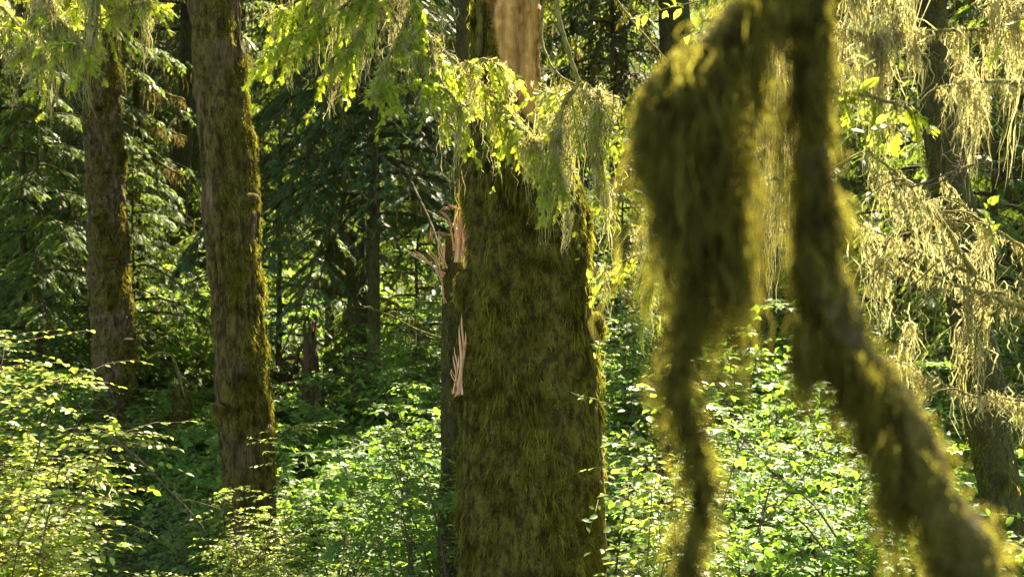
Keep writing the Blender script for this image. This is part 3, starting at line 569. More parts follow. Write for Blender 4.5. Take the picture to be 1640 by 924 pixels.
# ------------------------------------------------------------------ foreground mossy bough and limb, out of focus
rg = np.random.default_rng(41)
fg = empty('mossy_bough', tuple(at(1290, -150, 1.5))); o = np.array(fg.location)
tag(fg, 'blurred moss draped bough and limb hanging close in front at right', 'bough')
def mossy_limb(parent, pts, r0, r1, seed, ntuft, nlong, lln, bulge=None, core='branch', pale=False, prof=None, tl_=.026):
    P = smooth([at(*q) for q in pts], 60) - o; n = 60; sd = 40
    T = nrm(np.gradient(P, axis=0)); Nn = nrm(np.cross(T, [.05, 1., .05])); B = np.cross(T, Nn); th = np.linspace(0, 2 * np.pi, sd, endpoint=False)
    rr = np.interp(np.linspace(0, 1, n), *prof) if prof else np.linspace(r0, r1, n)
    d = (np.cos(th)[None, :, None] * Nn[:, None] + np.sin(th)[None, :, None] * B[:, None]); base = P[:, None] + 0 * d
    Rr = rr[:, None] * (1 + 2. * (fbm((base + d * .03) * 26, seed, 3) - .45))
    V = base + d * Rr[..., None]
    mb = MB(); mb.add(V, grid_faces(n, sd)); br = mb.build(core, M['bark_moss'] if not pale else M['bark_fg'], parent, True)
    ms = MB(); tuft(ms, V, d, ntuft, tl_ * 1.25, .0011, rg, None, .8, .8, 34.)
    wt = np.clip(.35 - d[..., 2] * .8, .05, 1) * np.clip(fbm(base * 18, seed + 3, 3) * 3 - .9, .02, 1)
    k = rg.choice(n * sd, nlong, p=wt.ravel() / wt.sum()); hang(ms, V.reshape(-1, 3)[k], lln, .0011, rg, 7, .10)
    ms.build('moss', M['moss_strand'], br); return P, V
M['bark_fg'] = barkmat('pale_lichened_bark', (.05, .03, .02), (.28, .21, .18), (.05, .042, .008), (.12, .10, .02), .62, .5, 14, .6, 9)
# thick limb
mossy_limb(fg, [(1292, -260, 1.5), (1294, -60, 1.5), (1298, 100, 1.5), (1302, 260, 1.5), (1308, 400, 1.5), (1328, 500, 1.5), (1385, 590, 1.5), (1440, 690, 1.48), (1500, 790, 1.45), (1560, 900, 1.42), (1640, 1080, 1.4)], .017, .035, 3, 9500, 2600, .075, pale=True, prof=([0, .28, .40, .5, .6, 1], [.013, .014, .017, .026, .024, .026]), tl_=.016)
# arching bough with its heavy moss beard
A1, V1 = mossy_limb(fg, [(1300, -60, 1.5), (1230, -22, 1.5), (1180, 30, 1.49), (1135, 90, 1.48), (1115, 170, 1.48), (1112, 300, 1.48), (1120, 430, 1.48), (1108, 540, 1.48), (1072, 612, 1.48), (1112, 700, 1.48), (1132, 785, 1.48), (1104, 875, 1.48), (1092, 960, 1.48), (1110, 1150, 1.48)], .019, .0115, 5, 8500, 500, .05, prof=([0, .12, .3, .5, .6, 1], [.018, .016, .011, .009, .0075, .009]), tl_=.018)
ms = MB()
# beard: strands anchored along a shoulder line, hanging to different lengths
sh = smooth([at(1030, 165, 1.48), at(1050, 120, 1.48), at(1090, 95, 1.48), at(1130, 70, 1.48), at(1165, 60, 1.48), at(1195, 80, 1.48)], 30) - o
def fgbeard(count, xa, xb, ya, yb, la, lb, dsp, wd, lw=1.):
    cs = rg.uniform(xa, xb, max(5, int((xb - xa) / 9))); x = np.clip(cs[rg.integers(0, len(cs), count)] + rg.normal(0, 3.2, count), xa, xb); y = ya + (yb - ya) * (x - xa) / (xb - xa) + rg.normal(0, 12, count); dd = 1.48 + rg.normal(0, dsp, count)
    A = np.stack([(x - 820) / F * dd, dd, CAMZ - (y - 462) / F * dd], -1) - o
    fct = rg.uniform(.35, 1.1, len(cs)); fct = fct[np.abs(x[:, None] - cs[None]).argmin(1)]
    hang(ms, A, np.interp(x, [xa, xb], [la, lb]) * fct, wd, rg, 8, .09)
fgbeard(330, 1036, 1095, 190, 100, .14, .26, .020, .0012)
fgbeard(380, 1075, 1200, 100, 70, .30, .33, .022, .0012)
fgbeard(200, 1036, 1200, 260, 240, .17, .20, .020, .0012)
fgbeard(280, 1120, 1205, 340, 300, .17, .21, .018, .0012)
fgbeard(500, 1040, 1110, 330, 300, .12, .15, .018, .0012)
fgbeard(350, 1195, 1300, 0, 10, .05, .07, .015, .0011)
fgbeard(120, 1205, 1225, 50, 50, .25, .30, .01, .0011)
fgbeard(600, 1262, 1400, 520, 600, .10, .10, .02, .0011)
fgbeard(500, 1390, 1460, 640, 760, .12, .20, .02, .0011)
fgbeard(380, 1150, 1200, 380, 360, .15, .17, .016, .0011)
th = rg.uniform(0, 2 * np.pi, 4800); u = rg.uniform(-1, 1, 4800); n = np.stack([np.sqrt(1 - u * u) * np.cos(th), np.sqrt(1 - u * u) * np.sin(th), u], -1)
cc = at(1096, 190, 1.48) - o; b = cc + n * np.array([.036, .03, .066]) * (.9 + .1 * rg.random((4800, 1)))
t4 = np.linspace(0, 1, 4)[None, :, None]; Lr = .03 * rg.uniform(.4, 1.3, 4800)[:, None, None]
ribbons(ms, b[:, None] + n[:, None] * Lr * .8 * t4 + np.array([0, 0, -1]) * Lr * t4 ** 2 + rg.normal(0, .1, (4800, 4, 3)) * Lr * t4, .0011 * np.array([.9, 1, .7, .2])[None] * np.ones((4800, 1)), rg)
ms.build('hanging_moss', M['moss_strand'], fg)
kn = MB(); blob(kn, at(1104, 190, 1.48) - o, .019, 9, 2.1); kn.build('moss_clump', M['bark_moss'], fg, True)

# ------------------------------------------------------------------ shrubs
def shrub(name, label, H, spread, nst, ntw, rg, leafm, tmpl, ls, per, tw=.35, stemm='twig', r0=.008, cat='shrub', layered=.9, lich=False, erect=1., topw=.25, tilt=0.):
    t = empty(name); tag(t, label, cat); st, lf, lc = MB(), MB(), MB()
    n = 9; u = np.linspace(0, 1, n); a = rg.uniform(0, 2 * np.pi, nst); rr = spread * np.sqrt(rg.uniform(.05, 1, nst)); hh = H * rg.uniform(.6, 1.05, nst) * (1 - .35 * (rr / spread) ** 2)
    b0 = np.stack([np.cos(a), np.sin(a), 0 * a], -1) * rr[:, None] * .18
    e = np.stack([np.cos(a) * rr, np.sin(a) * rr, hh], -1)
    P = b0[:, None] + (e - b0)[:, None] * u[None, :, None]; P[..., :2] -= (e - b0)[:, None, :2] * ((u * (1 - u)) * .8 * erect)[None, :, None]
    P += np.cumsum(rg.normal(0, .015 * H, P.shape), 1) * u[None, :, None]; P[:, 0, 2] = -.1
    tubes(st, P, np.broadcast_to(r0 * (1 - .75 * u)[None], (nst, n)), 4)
    m = nst * ntw; si = np.repeat(np.arange(nst), ntw); tt = np.minimum(rg.uniform(topw, 1.12, m), 1); sg_ = tt * (n - 1); i0 = np.minimum(sg_.astype(int), n - 2); fr = (sg_ - i0)[:, None]
    B = P[si, i0] * (1 - fr) + P[si, i0 + 1] * fr; az = rg.uniform(0, 2 * np.pi, m)
    D = np.stack([np.cos(az), np.sin(az), rg.uniform(-.1, .45, m)], -1); tl = tw * rg.uniform(.4, 1.2, m); k = 5; v = np.linspace(0, 1, k)
    Q = B[:, None] + D[:, None] * (tl[:, None] * v)[..., None]; Q[..., 2] -= .18 * tl[:, None] * v[None] ** 2; Q += rg.normal(0, .03, Q.shape) * tl[:, None, None] * v[None, :, None]
    tubes(st, Q, np.broadcast_to(r0 * .35 * (1 - .7 * v)[None], (m, k)), 3)
    uu = np.linspace(.12, 1, per)[None] + rg.uniform(-.05, .05, (m, per)); uu = np.clip(uu, .02, 1); sg2 = uu * (k - 1); j0 = np.minimum(sg2.astype(int), k - 2); fr = (sg2 - j0)[..., None]
    mi = np.arange(m)[:, None]; b = Q[mi, j0] * (1 - fr) + Q[mi, j0 + 1] * fr; td = nrm(Q[mi, j0 + 1] - Q[mi, j0]); lt = nrm(np.cross(td, [0, 0, 1.]))
    s2 = np.where(np.arange(per) % 2, 1, -1)[None, :, None]; last = (np.arange(per) == per - 1)[None, :, None]
    yd = td * .6 + lt * s2 * np.where(last, 0, .9) + rg.normal(0, .2, (m, per, 3)); yd[..., 2] = yd[..., 2] * .5 - .15
    zd = np.array([0, 0, 1.]) * layered + rg.normal(0, .42, (m, per, 3)) + np.array([0, tilt, 0])
    place(lf, tmpl[0], tmpl[1], b.reshape(-1, 3), yd.reshape(-1, 3), zd.reshape(-1, 3), (ls * rg.uniform(.55, 1.25, (m, per))).ravel())
    st.build('stems', M[stemm], t); lf.build('leaves', leafm, t)
    if lich: beard(lc, B[rg.choice(m, 14)], .22, .0025, rg, 12, .02); lc.build('hanging_lichen', M['lichen'], t)
    return t
def fern(name, label, L, nf, rg):
    t = empty(name); tag(t, label, 'fern'); lf = MB()
    for k in range(nf):
        a = k * 2.4; h = np.array([math.cos(a), math.sin(a), 0]); n = 26; u = np.linspace(0, 1, n); l = L * rg.uniform(.7, 1.1)
        P = h * (l * .75 * u)[:, None]; P[:, 2] = l * (1.15 * u - .75 * u ** 2) ; T = nrm(np.gradient(P, axis=0)); lt = np.cross(T, [0, 0, 1.]); lt = nrm(lt)
        tubes(lf, P[None], (.004 * (1 - .7 * u))[None], 3)
        for s in (1, -1):
            place(lf, LEAF[0] * np.array([.5, 1, 1]), LEAF[1], P[2:], lt[2:] * s + T[2:] * .35 + np.array([0, 0, -.15]), np.cross(lt, T)[2:], l * .17 * np.sin(np.pi * np.clip(u[2:] * .93 + .05, 0, 1)) ** .7 + .01)
    lf.build('fronds', M['fern'], t); return t
rg = np.random.default_rng(51)
gz = lambda x, y: float(terrain(x, y))
# bright bush lower left
def put(o, x, y, rz=0, s=1.): o.location = (x, y, gz(x, y)); o.rotation_euler = (0, 0, rz); o.scale = (s,) * 3; return o
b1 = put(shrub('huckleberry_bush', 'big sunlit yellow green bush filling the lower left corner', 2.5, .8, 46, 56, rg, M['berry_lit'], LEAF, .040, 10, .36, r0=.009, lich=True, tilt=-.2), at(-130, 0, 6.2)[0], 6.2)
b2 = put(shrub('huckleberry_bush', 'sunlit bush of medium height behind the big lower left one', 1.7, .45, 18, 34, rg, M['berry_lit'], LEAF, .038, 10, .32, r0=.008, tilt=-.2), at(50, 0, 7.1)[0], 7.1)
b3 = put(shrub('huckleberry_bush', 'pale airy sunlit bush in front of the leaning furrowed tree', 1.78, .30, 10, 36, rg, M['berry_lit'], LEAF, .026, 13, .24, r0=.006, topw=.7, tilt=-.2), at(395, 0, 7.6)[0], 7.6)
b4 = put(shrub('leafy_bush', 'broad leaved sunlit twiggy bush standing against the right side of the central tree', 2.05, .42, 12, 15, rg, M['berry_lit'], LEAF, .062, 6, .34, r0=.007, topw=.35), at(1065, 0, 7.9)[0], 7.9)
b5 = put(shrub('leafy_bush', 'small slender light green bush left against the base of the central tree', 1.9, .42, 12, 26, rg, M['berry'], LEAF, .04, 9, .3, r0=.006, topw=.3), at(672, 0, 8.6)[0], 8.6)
# leafy sprigs growing on trunks and twigs
def sprig(label, pts, ls, nleaf, rg, mat='salal'):
    t = empty('leafy_sprig', tuple(at(*pts[0]))); o = np.array(t.location); tag(t, label, 'sprig'); ls = ls * .8; nleaf = int(nleaf * 1.3)
    st, lf = MB(), MB(); P = branch(st, [at(*q) - o for q in pts], .004, .002, 12, 5, rg); b = along(P[2:], nleaf, rg) + rg.normal(0, ls * .22, (nleaf, 3)); T = nrm(P[-1] - P[0])
    s2 = rg.uniform(-1.2, 1.2, (nleaf, 1)); lat = nrm(np.cross(T, [0, 1., .3]))
    place(lf, LEAF[0], LEAF[1], b, T * .5 + lat * s2 + rg.normal(0, .25, (nleaf, 3)), np.array([0, -.6, .8]) + rg.normal(0, .3, (nleaf, 3)), ls * rg.uniform(.45, 1.25, nleaf))
    st.build('stem', M['stem_green'], t); lf.build('leaves', M[mat], t)
sprig('bright upright sprig of long leaves right of the thick mossy limb', [(1388, 270, 5), (1386, 200, 5), (1384, 140, 5), (1381, 92, 5)], .085, 11, rg, 'hemlock_lit')
sprig('pale leaves sprouting from the right edge of the central tree, upper cluster', [(938, 462, 7.9), (948, 445, 7.85), (960, 430, 7.8), (966, 418, 7.8)], .075, 8, rg)
sprig('small leaf pair sticking out before the central tree bark at right', [(958, 640, 7.8), (940, 636, 7.6), (925, 634, 7.5), (914, 628, 7.5)], .055, 5, rg)
sprig('single leaf cluster below the knob on the right edge of the central tree', [(958, 800, 7.9), (955, 815, 7.7), (950, 830, 7.7), (944, 850, 7.7)], .07, 4, rg, 'berry')
sprig('pale leaf cluster at mid height on the right edge of the central tree', [(952, 590, 7.9), (956, 570, 7.85), (960, 550, 7.8), (962, 535, 7.8)], .07, 5, rg)
sprig('bright leafy shoot among the tangled twigs near the right edge', [(1602, 410, 5.1), (1592, 390, 5.1), (1585, 360, 5.1), (1575, 325, 5.1)], .06, 8, rg, 'hemlock_lit')
sprig('green leaves hanging at the top between central tree and bough', [(1130, 0, 6.5), (1085, 10, 6.5), (1050, 18, 6.5), (1015, 32, 6.5)], .075, 11, rg, 'hemlock_lit')
sprig('leafy twig hanging beside the arch of the mossy bough at the top', [(1175, -30, 6.3), (1140, 10, 6.3), (1120, 40, 6.3), (1100, 60, 6.3)], .07, 9, rg, 'hemlock_lit')
sprig('green leafy twig low at the right edge against the dark leaning tree', [(1680, 840, 8), (1645, 830, 8), (1610, 822, 8), (1570, 824, 8)], .07, 11, rg, 'berry')
sprig('bright leaves on a twig in the upper right corner', [(1660, 20, 5.4), (1620, 40, 5.4), (1600, 70, 5.4), (1590, 100, 5.4)], .05, 10, rg, 'hemlock_lit')
# thin bare twigs crossing the understory
for k, (lab, pts) in enumerate((('thin mossy branch hooking over the shrubs between the two left trees', [(235, 575, 15), (262, 560, 15), (285, 580, 15), (298, 640, 15)]),
                                ('long drooping mossy dead branch reaching left of the snapped trunk', [(720, 545, 12), (670, 530, 12), (620, 500, 12), (585, 490, 12)]),
  ('arching bare brown stem crossing the leaves beside the central tree foot', [(985, 924, 9), (1000, 800, 9), (1035, 720, 9), (1075, 690, 9)]),
  ('forked brown stem rising right of the rotten post', [(1150, 924, 9), (1155, 820, 9), (1175, 740, 9), (1200, 690, 9)]),
  ('thin red brown stem leaning right under the gap beside the thick limb', [(1180, 900, 9.4), (1230, 830, 9.4), (1290, 770, 9.4), (1330, 690, 9.4)]),
  ('short bare brown stem bending left low in the bright leaves', [(1320, 880, 8.8), (1290, 840, 8.8), (1245, 810, 8.8), (1215, 812, 8.8)]),
  ('thin dark stem standing in the shrubs left of the central tree foot', [(715, 924, 8.4), (700, 820, 8.4), (672, 740, 8.4), (640, 660, 8.4)]),
  ('second dark stem among shrubs left of the central tree foot, leaning left', [(690, 924, 8.8), (672, 850, 8.8), (640, 770, 8.8), (622, 700, 8.8)]),
  ('brown twig reaching right out of the lower left bush', [(180, 700, 6.1), (235, 745, 6.1), (275, 790, 6.1), (330, 842, 6.1)]),
  ('upright brown stem inside the lower left bush', [(60, 924, 5.9), (75, 820, 5.9), (100, 720, 5.9), (140, 640, 5.9)]),
  ('bare branched twig shining in the sun at right', [(1480, 300, 5.2), (1520, 285, 5.2), (1550, 270, 5.2), (1568, 258, 5.2)]),
                                ('bare straight twig shining in the sun at right, below the other', [(1460, 300, 5.2), (1520, 282, 5.2), (1570, 276, 5.2), (1602, 275, 5.2)]),
                                ('bent bare stem arching through the lower right leaves', [(1340, 860, 9), (1300, 800, 9), (1240, 760, 9), (1190, 700, 9)]),
                                ('reddish twig slanting up beside the base of the leaning furrowed tree', [(380, 925, 7.4), (410, 890, 7.4), (440, 865, 7.4), (472, 845, 7.4)]))):
    t = empty('bare_twig', tuple(at(*pts[0]))); o = np.array(t.location); tag(t, lab, 'twig'); st = MB(); P = branch(st, [at(*q) - o for q in pts], .008 * pts[0][2] / 9, .003 * pts[0][2] / 9, 20, 6, rg, .004)
    for q in range(5):
        a = P[5 + 3 * q]; branch(st, [a, a + rg.normal(0, .05, 3), a + rg.normal(0, .1, 3)], .003 * pts[0][2] / 9, .001, 8, 4, rg)
    tag(st.build('stem', M['twig_moss'] if k < 2 else M['twig'], t))

# understory prototypes and copies
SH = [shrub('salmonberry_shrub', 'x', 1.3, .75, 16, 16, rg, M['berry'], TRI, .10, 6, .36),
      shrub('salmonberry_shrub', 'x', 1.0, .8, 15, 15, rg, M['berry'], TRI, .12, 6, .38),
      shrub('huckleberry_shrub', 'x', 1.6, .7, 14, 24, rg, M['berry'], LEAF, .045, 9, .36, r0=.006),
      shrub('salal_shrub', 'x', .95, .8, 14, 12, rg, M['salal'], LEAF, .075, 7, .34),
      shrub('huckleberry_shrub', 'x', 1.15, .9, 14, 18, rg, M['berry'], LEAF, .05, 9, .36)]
FE = fern('sword_fern', 'x', .75, 22, rg)
def zone(x, d, kind):
    px = x / d * F + 820
    dist = 'near' if d < 12 else ('midway' if d < 19 else 'on the far slope')
    if px < 140: w_ = 'left of the scaly tree'
    elif px < 330: w_ = 'between the two left trees'
    elif px < 520: w_ = 'right of the furrowed tree'
    elif px < 740: w_ = 'between three trunks and central tree'
    elif px < 960: w_ = 'behind the central tree'
    elif px < 1130: w_ = 'between central tree and mossy bough'
    elif px < 1400: w_ = 'below the gap beside the thick limb'
    else: w_ = 'below and right of the thick mossy limb'
    return f'{kind} {dist} {w_}'
KN = ['tall salmonberry', 'low salmonberry', 'tall fine leaved shrub', 'glossy low shrub', 'low fine leaved shrub']
used = [False] * 6; cnt = 0
pos = []
rs = np.random.default_rng(77)
tries = 0
while len(pos) < 150 and tries < 9000:
    tries += 1
    d = 8.6 + 21 * rs.random() ** 1.15; x = rs.uniform(-.44, .44) * d
    mn = .72 + .03 * d
    if d < 10.5 and -1.2 < x < -.0 and False: continue
    if any((x - a) ** 2 + (d - b) ** 2 < mn * mn for a, b in pos): continue
    if abs(x - .15) < .7 and abs(d - D0) < .9: continue
    if d < 11.3 and 320 < x / d * F + 820 < 480: continue
    if d < 10 and x / d * F + 820 < 700: continue
    pos.append((x, d))
for (x, d) in pos:
    k = int(rs.choice(6, p=[.26, .2, .18, .12, .16, .08])); s = rs.uniform(.7, 1.35) * (1 if d < 20 else 1.25)
    if k == 5 and d < 13: k = 1
    proto = SH[k] if k < 5 else FE; kind = KN[k] if k < 5 else 'arching sword fern'
    lab = zone(x, d, kind); grp = lab
    if not used[k]:
        put(proto, x, d, rs.uniform(0, 6.28), s); proto['label'] = lab; proto['group'] = grp; used[k] = True
    else: dup(proto, (x, d, gz(x, d)), rs.uniform(0, 6.28), s, lab, grp)

for q, (x, d, k, s_, lab) in enumerate(((270, 22, 4, 1.7, 'pale sunlit tall shrub between the two left trees, left one'), (305, 23, 3, 2.1, 'pale sunlit tall shrub between the two left trees, right one'), (240, 24, 2, 1.6, 'sunlit shrub just right of the scaly tree, behind the pale ones'),
        (640, 17, 0, 1.35, 'sunlit shrub mass left of the snapped trunk, nearer one'), (675, 19, 2, 1.5, 'sunlit shrub left of the snapped trunk, farther one'), (980, 20, 4, 1.9, 'tall pale shrub in the bright gap right of the central tree'), (1010, 16, 2, 1.5, 'tall lit shrub close right of the central tree, in front of the pale one'),
        (1180, 15, 0, 1.6, 'bushy lit shrub between hanging bough and thick limb, left one'), (1240, 17, 4, 1.8, 'bushy lit shrub between hanging bough and thick limb, right one'), (1400, 16, 2, 1.6, 'leafy shrub left of the dark leaning tree at right'), (1500, 20, 3, 2.0, 'tall shrub behind the dark leaning tree at right'), (60, 19, 2, 1.5, 'shaded shrub behind the lower left bush, left of the scaly tree'))):
    X_ = at(x, 0, d)[0]; dup(SH[k], (X_, d, gz(X_, d)), q * 1.7, s_, lab, 'taller shrubs in the gaps')
# ground cover and the far leafy slope: nobody could count these
def cover(name, n, y0, y1, ls, rg, mat, hmax, tmpl, mound, wfac=.5, label=None):
    mb = MB(); y = y0 + (y1 - y0) * rg.random(n) ** .8; x = rg.uniform(-wfac, wfac, n) * (y + 2)
    p = np.stack([x, y, 0 * x], -1); hm = np.clip(fbm(p * mound, 9, 3) * 2.2 - .55, .05, 1) * hmax
    z = terrain(x, y) + hm * np.sqrt(rg.random(n)) ; keep = (np.abs(x - .15) > .5) | (np.abs(y - D0) > .5)
    P = np.stack([x, y, z], -1)[keep]; n = len(P); yd = rg.normal(0, 1, (n, 3)); yd[:, 2] = -.2 - .3 * rg.random(n)
    place(mb, tmpl[0], tmpl[1], P, yd, np.array([0, 0, 1.]) + rg.normal(0, .35, (n, 3)), ls * rg.uniform(.5, 1.3, n))
    tag(mb.build(name, mat), label, 'ground cover', kind='stuff')
rg = np.random.default_rng(61)
cover('ground_cover', 45000, 7.5, 26, .085, rg, M['berry'], .35, TRI, 1.1, label='low green leaves covering the forest floor')
cover('undergrowth', 110000, 25, 75, .15, rg, M['berry'], 1.7, LEAF, .55, label='leafy undergrowth climbing the far slope')

# ------------------------------------------------------------------ background conifers
rg = np.random.default_rng(71)
# the dark young conifer left of centre, in detail
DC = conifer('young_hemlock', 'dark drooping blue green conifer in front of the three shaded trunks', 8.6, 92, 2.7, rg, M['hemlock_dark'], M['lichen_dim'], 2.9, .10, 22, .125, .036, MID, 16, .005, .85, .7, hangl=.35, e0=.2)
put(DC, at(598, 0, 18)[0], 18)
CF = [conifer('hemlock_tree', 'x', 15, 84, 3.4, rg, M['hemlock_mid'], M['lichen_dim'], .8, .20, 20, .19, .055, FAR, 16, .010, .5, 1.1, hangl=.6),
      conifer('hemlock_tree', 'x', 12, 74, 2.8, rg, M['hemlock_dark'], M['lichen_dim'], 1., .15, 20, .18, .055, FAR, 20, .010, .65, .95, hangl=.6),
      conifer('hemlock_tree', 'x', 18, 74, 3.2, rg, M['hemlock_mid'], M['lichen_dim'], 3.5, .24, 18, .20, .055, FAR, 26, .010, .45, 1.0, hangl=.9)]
CN = ['dense mid green hemlock', 'dark drooping hemlock', 'tall high crowned hemlock']
cu = [False] * 3; cp = []; tries = 0; rs = np.random.default_rng(83)
def corridor(x, d):                # keep the sun's way free to the lit openings
    for tx, td in ((285, 22), (980, 20), (1000, 24), (650, 18), (1200, 16), (450, 26), (960, 30)):
        dx = x - at(tx, 0, td)[0]; dy = d - td; al = dx * math.sin(R(SUN_AZ)) + dy * math.cos(R(SUN_AZ)); la = dx * math.cos(R(SUN_AZ)) - dy * math.sin(R(SUN_AZ))
        if 0 < al < 9.5 and abs(la) < 2.1: return True
    return False
fixed = [(-7.3, 24.5, 0, .8), (-9.8, 27, 1, 1.), (2.0, 27, 2, .9), (1.75, 24, 1, .85), (4.6, 23, 0, .75), (7.6, 22, 1, .9), (6.2, 27.5, 2, 1), (-6.2, 21, 1, .55), (9.4, 26, 0, 1.)]
cp = list(fixed)
while len(cp) < 48 and tries < 4000:
    tries += 1; d = 28 + 34 * rs.random(); x = rs.uniform(-.47, .47) * d
    if any((x - c[0]) ** 2 + (d - c[1]) ** 2 < 3.1 ** 2 for c in cp): continue
    if corridor(x, d): continue
    cp.append((x, d, int(rs.integers(0, 3)), rs.uniform(.8, 1.15)))
def czone(x, d, k):
    px = x / d * F + 820; w_ = 'left of the scaly tree' if px < 150 else 'between the two big left trees' if px < 340 else 'behind the dark young conifer' if px < 700 else 'behind the central tree' if px < 960 else 'around the mossy bough' if px < 1300 else 'behind the right lichen curtains'
    return f'{CN[k]} {"at the foot of the slope" if d < 28 else "halfway up the slope" if d < 44 else "high on the slope"} {w_}'
for (x, d, k, s) in cp:
    lab = czone(x, d, k)
    if not cu[k]: put(CF[k], x, d, rs.uniform(0, 6), s); CF[k]['label'] = lab; CF[k]['group'] = lab; cu[k] = True
    else: dup(CF[k], (x, d, gz(x, d)), rs.uniform(0, 6), s, lab, lab)
# small saplings that droop between the left trees and at right
SP = conifer('hemlock_sapling', 'x', 5.2, 40, 1.8, rg, M['hemlock_mid'], M['lichen_dim'], .5, .05, 18, .12, .032, MID, 8, .005, .5, .6, hangl=.3)
for q, (x, y, s, lab) in enumerate(((60, 19, 1.1, 'green sapling spreading left of the scaly tree'), (215, 20, .8, 'green sapling between the scaly tree and the leaning tree'), (450, 21.5, 1.2, 'sunlit sapling right of the leaning furrowed tree'),
                                    (110, 24, 1.5, 'tall sapling peeping over the shrubs behind the scaly tree'), (1590, 15, 1.1, 'dark green sapling at the right edge behind the leaning tree'), (1440, 18, 1.2, 'sapling behind the right hand lichen curtains'), (1000, 19, .8, 'sapling in the bright gap right of the central tree'), (670, 20.5, .9, 'sapling left of the snapped trunk'))):
    X_ = at(x, 0, y)[0]
    if q == 0: put(SP, X_, y, 0, s); SP['label'] = lab; SP['group'] = 'young hemlock saplings'
    else: dup(SP, (X_, y, gz(X_, y)), q * 1.3, s, lab, 'young hemlock saplings')

# ------------------------------------------------------------------ the high canopy: added crowns above the picture, shaped for sun and shade below
rg = np.random.default_rng(91)
Sv = np.array(S); U = nrm(np.cross(Sv, [0, 0, 1.])); Vv = np.cross(U, Sv)
WIN = []  # sunlit places: pixel, distance, radius
for x, y, d, r in [(270, 480, 22, 1.6), (310, 450, 23, 1.6), (230, 440, 24, 1.4), (640, 600, 17, 1.2), (675, 560, 19, 1.2), (1180, 570, 15, 1.3), (1240, 540, 17, 1.3), (1500, 450, 20, 1.), (560, 700, 14, .8), (420, 640, 18, .6), (80, 520, 19, .8), (430, 230, 27, 1.5), (500, 600, 21, 1.), (640, 560, 23, 1.5), (260, 620, 22, 1.), (300, 560, 25, 1.5), (60, 350, 22, .7), (240, 330, 24, .8), (450, 500, 26, 1.), (660, 430, 28, 1.5), (130, 230, 26, 1.), (450, 330, 24, .9), (620, 480, 30, 2.), (480, 300, 17, .6), (660, 300, 17, .5), (520, 480, 17, .4), (680, 680, 13, .7), (700, 250, 28, 1.5), (560, 30, 34, 2), (240, 60, 34, 2), (960, 40, 34, 4.), (1000, 150, 40, 4.), (900, 100, 45, 4), (1100, 60, 40, 3.), (450, 250, 24, 1.2), (110, 450, 24, 1.2), (1330, 640, 14, 1.4), (1150, 800, 9.5, .9), (540, 850, 12, .8), (620, 700, 15, .8), (700, 600, 17, .9), (1000, 480, 24, 2.), (300, 500, 28, 1.5), (60, 480, 26, .8), (350, 30, 34, 2), (20, 600, 6, .6), (80, 720, 6, .6), (180, 720, 6.3, .5), (100, 880, 6.2, .6), (400, 770, 7.5, .6), (408, 330, 10.3, .35), (415, 520, 10.3, .3), (395, 150, 10.3, .3), (425, 660, 10.3, .25), (205, 500, 16.8, .35), (190, 330, 16.8, .3), (960, 60, 23, 2.), (1000, 200, 23, 1.5),
    (80, 40, 6.2, .7), (160, 130, 6.2, .4), (100, 240, 6, .3), (480, 60, 6.8, .45), (560, 60, 6.8, .5), (650, 100, 6.6, .5), (740, 150, 6.6, .5), (800, 250, 6.6, .45), (880, 300, 6.6, .45), (960, 180, 6.6, .55), (950, 300, 6.6, .4),
    (940, 420, 8.1, .3), (955, 600, 8.1, .3), (744, 460, 8.1, .2), (742, 630, 8.1, .2), (735, 350, 9.2, .3), (690, 410, 9.2, .3), (830, 80, 7.9, .35),
    (1100, 150, 1.5, .3), (1310, 200, 1.5, .3), (1500, 700, 1.5, .3), (1100, 450, 1.5, .3), (1040, 440, 7, .5), (1100, 350, 6.5, .6), (1200, 300, 6, .7), (1250, 100, 5, .6), (1400, 50, 5.6, .6), (1500, 100, 5.6, .6), (1600, 60, 5.6, .6), (1400, 200, 5.5, .5),
    (1450, 350, 5.6, .6), (1550, 300, 5.6, .6), (1600, 450, 5.6, .5), (1450, 450, 5.6, .5), (1550, 560, 5.5, .5), (1040, 620, 7.6, .6), (1060, 750, 8.5, .6), (1150, 700, 10, .8), (1250, 650, 13, 1.2), (1300, 800, 10, .8), (1200, 880, 9.5, .7), (1350, 620, 16, 1.0), (1420, 850, 10, .6),
    (290, 470, 25, 1.6), (440, 220, 26, 1.1), (980, 430, 22, 1.8), (960, 90, 30, 3.), (640, 620, 17, .9), (500, 870, 11.5, .9), (660, 820, 11, .4), (560, 330, 17, .3), (590, 210, 16.5, .4), (250, 560, 20, .8), (1130, 560, 16, 1.), (1180, 250, 28, 2.5), (650, 480, 24, .8)]:
    p = at(x, y, d); WIN.append((p @ U, p @ Vv, r))
WIN = np.array(WIN)
SHD = [(at(x, y, d) @ U, at(x, y, d) @ Vv, r) for x, y, d, r in ((300, 800, 10, .9), (270, 700, 12, .9), (480, 700, 14, .8), (430, 620, 16, .9), (850, 500, 8.1, .4), (1550, 500, 14, 1.))]
LM = M['hemlock_dark']; tops = []
tr = 0
while len(tops) < 46 and tr < 4000:
    tr += 1; x = rg.uniform(-26, 34); y = rg.uniform(-10, 62)
    if any((x - a) ** 2 + (y - b) ** 2 < 4.2 ** 2 for a, b in tops): continue
    if y > 3 and abs(x) / y < .43 and y < 30: continue       # no unseen trunk may stand inside the view
    if abs(y) < 4 and abs(x) < 3: continue
    tops.append((x, y))
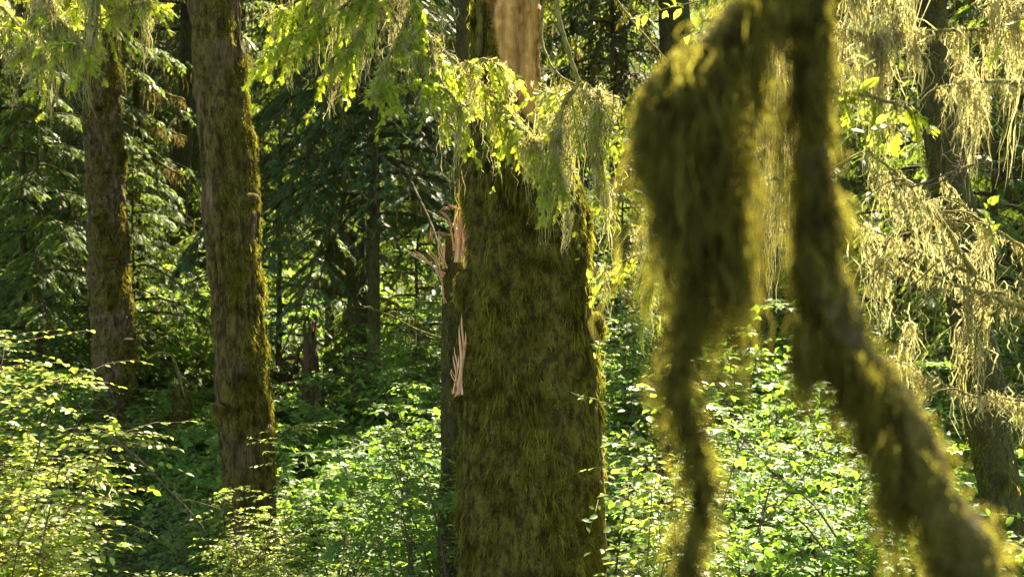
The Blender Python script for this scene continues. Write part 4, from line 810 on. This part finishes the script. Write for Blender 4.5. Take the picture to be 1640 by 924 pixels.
def crown(parent, org, x, y, zb, zt, rad, n, rg):  # unseen foliage, left out wherever the sun should pass
    zz = zb + (zt - zb) * rg.random(n) ** 1.1; rr = rad * (1.1 - .8 * (zz - zb) / (zt - zb)) * np.sqrt(rg.random(n)); a = rg.uniform(0, 2 * np.pi, n)
    C = np.stack([x + rr * np.cos(a), y + rr * np.sin(a), zz], -1)
    C = C[C[:, 2] > CAMZ + .26 * np.maximum(C[:, 1], 0) + 1.0]
    if len(C) == 0: return
    k = 26; P = (C[:, None] + rg.normal(0, .42, (len(C), k, 3)) * np.array([1, 1, .45])).reshape(-1, 3)
    u = P @ U; v = P @ Vv; hit = np.zeros(len(P), bool)
    for (wu, wv, r) in WIN:
        hit |= (u - wu) ** 2 + (v - wv) ** 2 < (r * 1.15) ** 2
    # scattered gaps give sun flecks
    hit |= noise(np.stack([u * .8, v * .8, 0 * u], -1), 33) > .63
    for (wu, wv, r) in SHD: hit &= (u - wu) ** 2 + (v - wv) ** 2 > r ** 2
    for (wu, wv, r) in WIN:
        hit |= (u - wu) ** 2 + (v - wv) ** 2 < (r * 1.05) ** 2
    hit &= rg.random(len(P)) > .04
    P = P[~hit]; n2 = len(P)
    yd = rg.normal(0, 1, (n2, 3)); yd[:, 2] = -.3; mb = MB(); place(mb, FAR[0], FAR[1], P - org, yd, np.array([0, 0, 1.]) + rg.normal(0, .4, (n2, 3)), .42 * rg.uniform(.6, 1.3, n2))
    mb.build('crown', LM, parent)
for T_, cx_, cy_ in STANDING:
    far_ = cy_ > 12; crown(T_, np.array(T_.location), cx_, cy_, 8 if far_ else 7, 25, 4.4 if far_ else 3.4, 330, rg)
for (x, y) in tops:
    g0 = gz(x, y); h = rg.uniform(22, 30); side = 'behind the camera' if y < 2 else 'left' if x < 0 else 'right'
    t = empty('shade_hemlock', (x, y, g0)); far_ = y > 30  # tree added for the shade its crown casts
    tag(t, f'added tall hemlock, high crown shaped for shade, standing {"far up the slope" if far_ else "outside the view"} on the {"left" if x < 0 else "right"}' if y > 2 else 'unseen hemlock added for shade around the viewpoint', 'tree', f'added shade hemlocks {"up the slope" if far_ else "around the clearing"}')
    mb = MB(); z = np.linspace(-.3, h, 14); tubes(mb, np.stack([.02 * z, 0 * z, z], -1)[None], (.28 * (1 - .85 * z / h))[None], 12); mb.build('trunk', M['bark_dark'], t, True)
    crown(t, np.array([x, y, g0]), x, y, g0 + h * (.32 if not far_ else .45), g0 + h, 4.4, 300, rg)
print('objects', len(bpy.data.objects), 'polys', sum(len(m.polygons) for m in bpy.data.meshes))
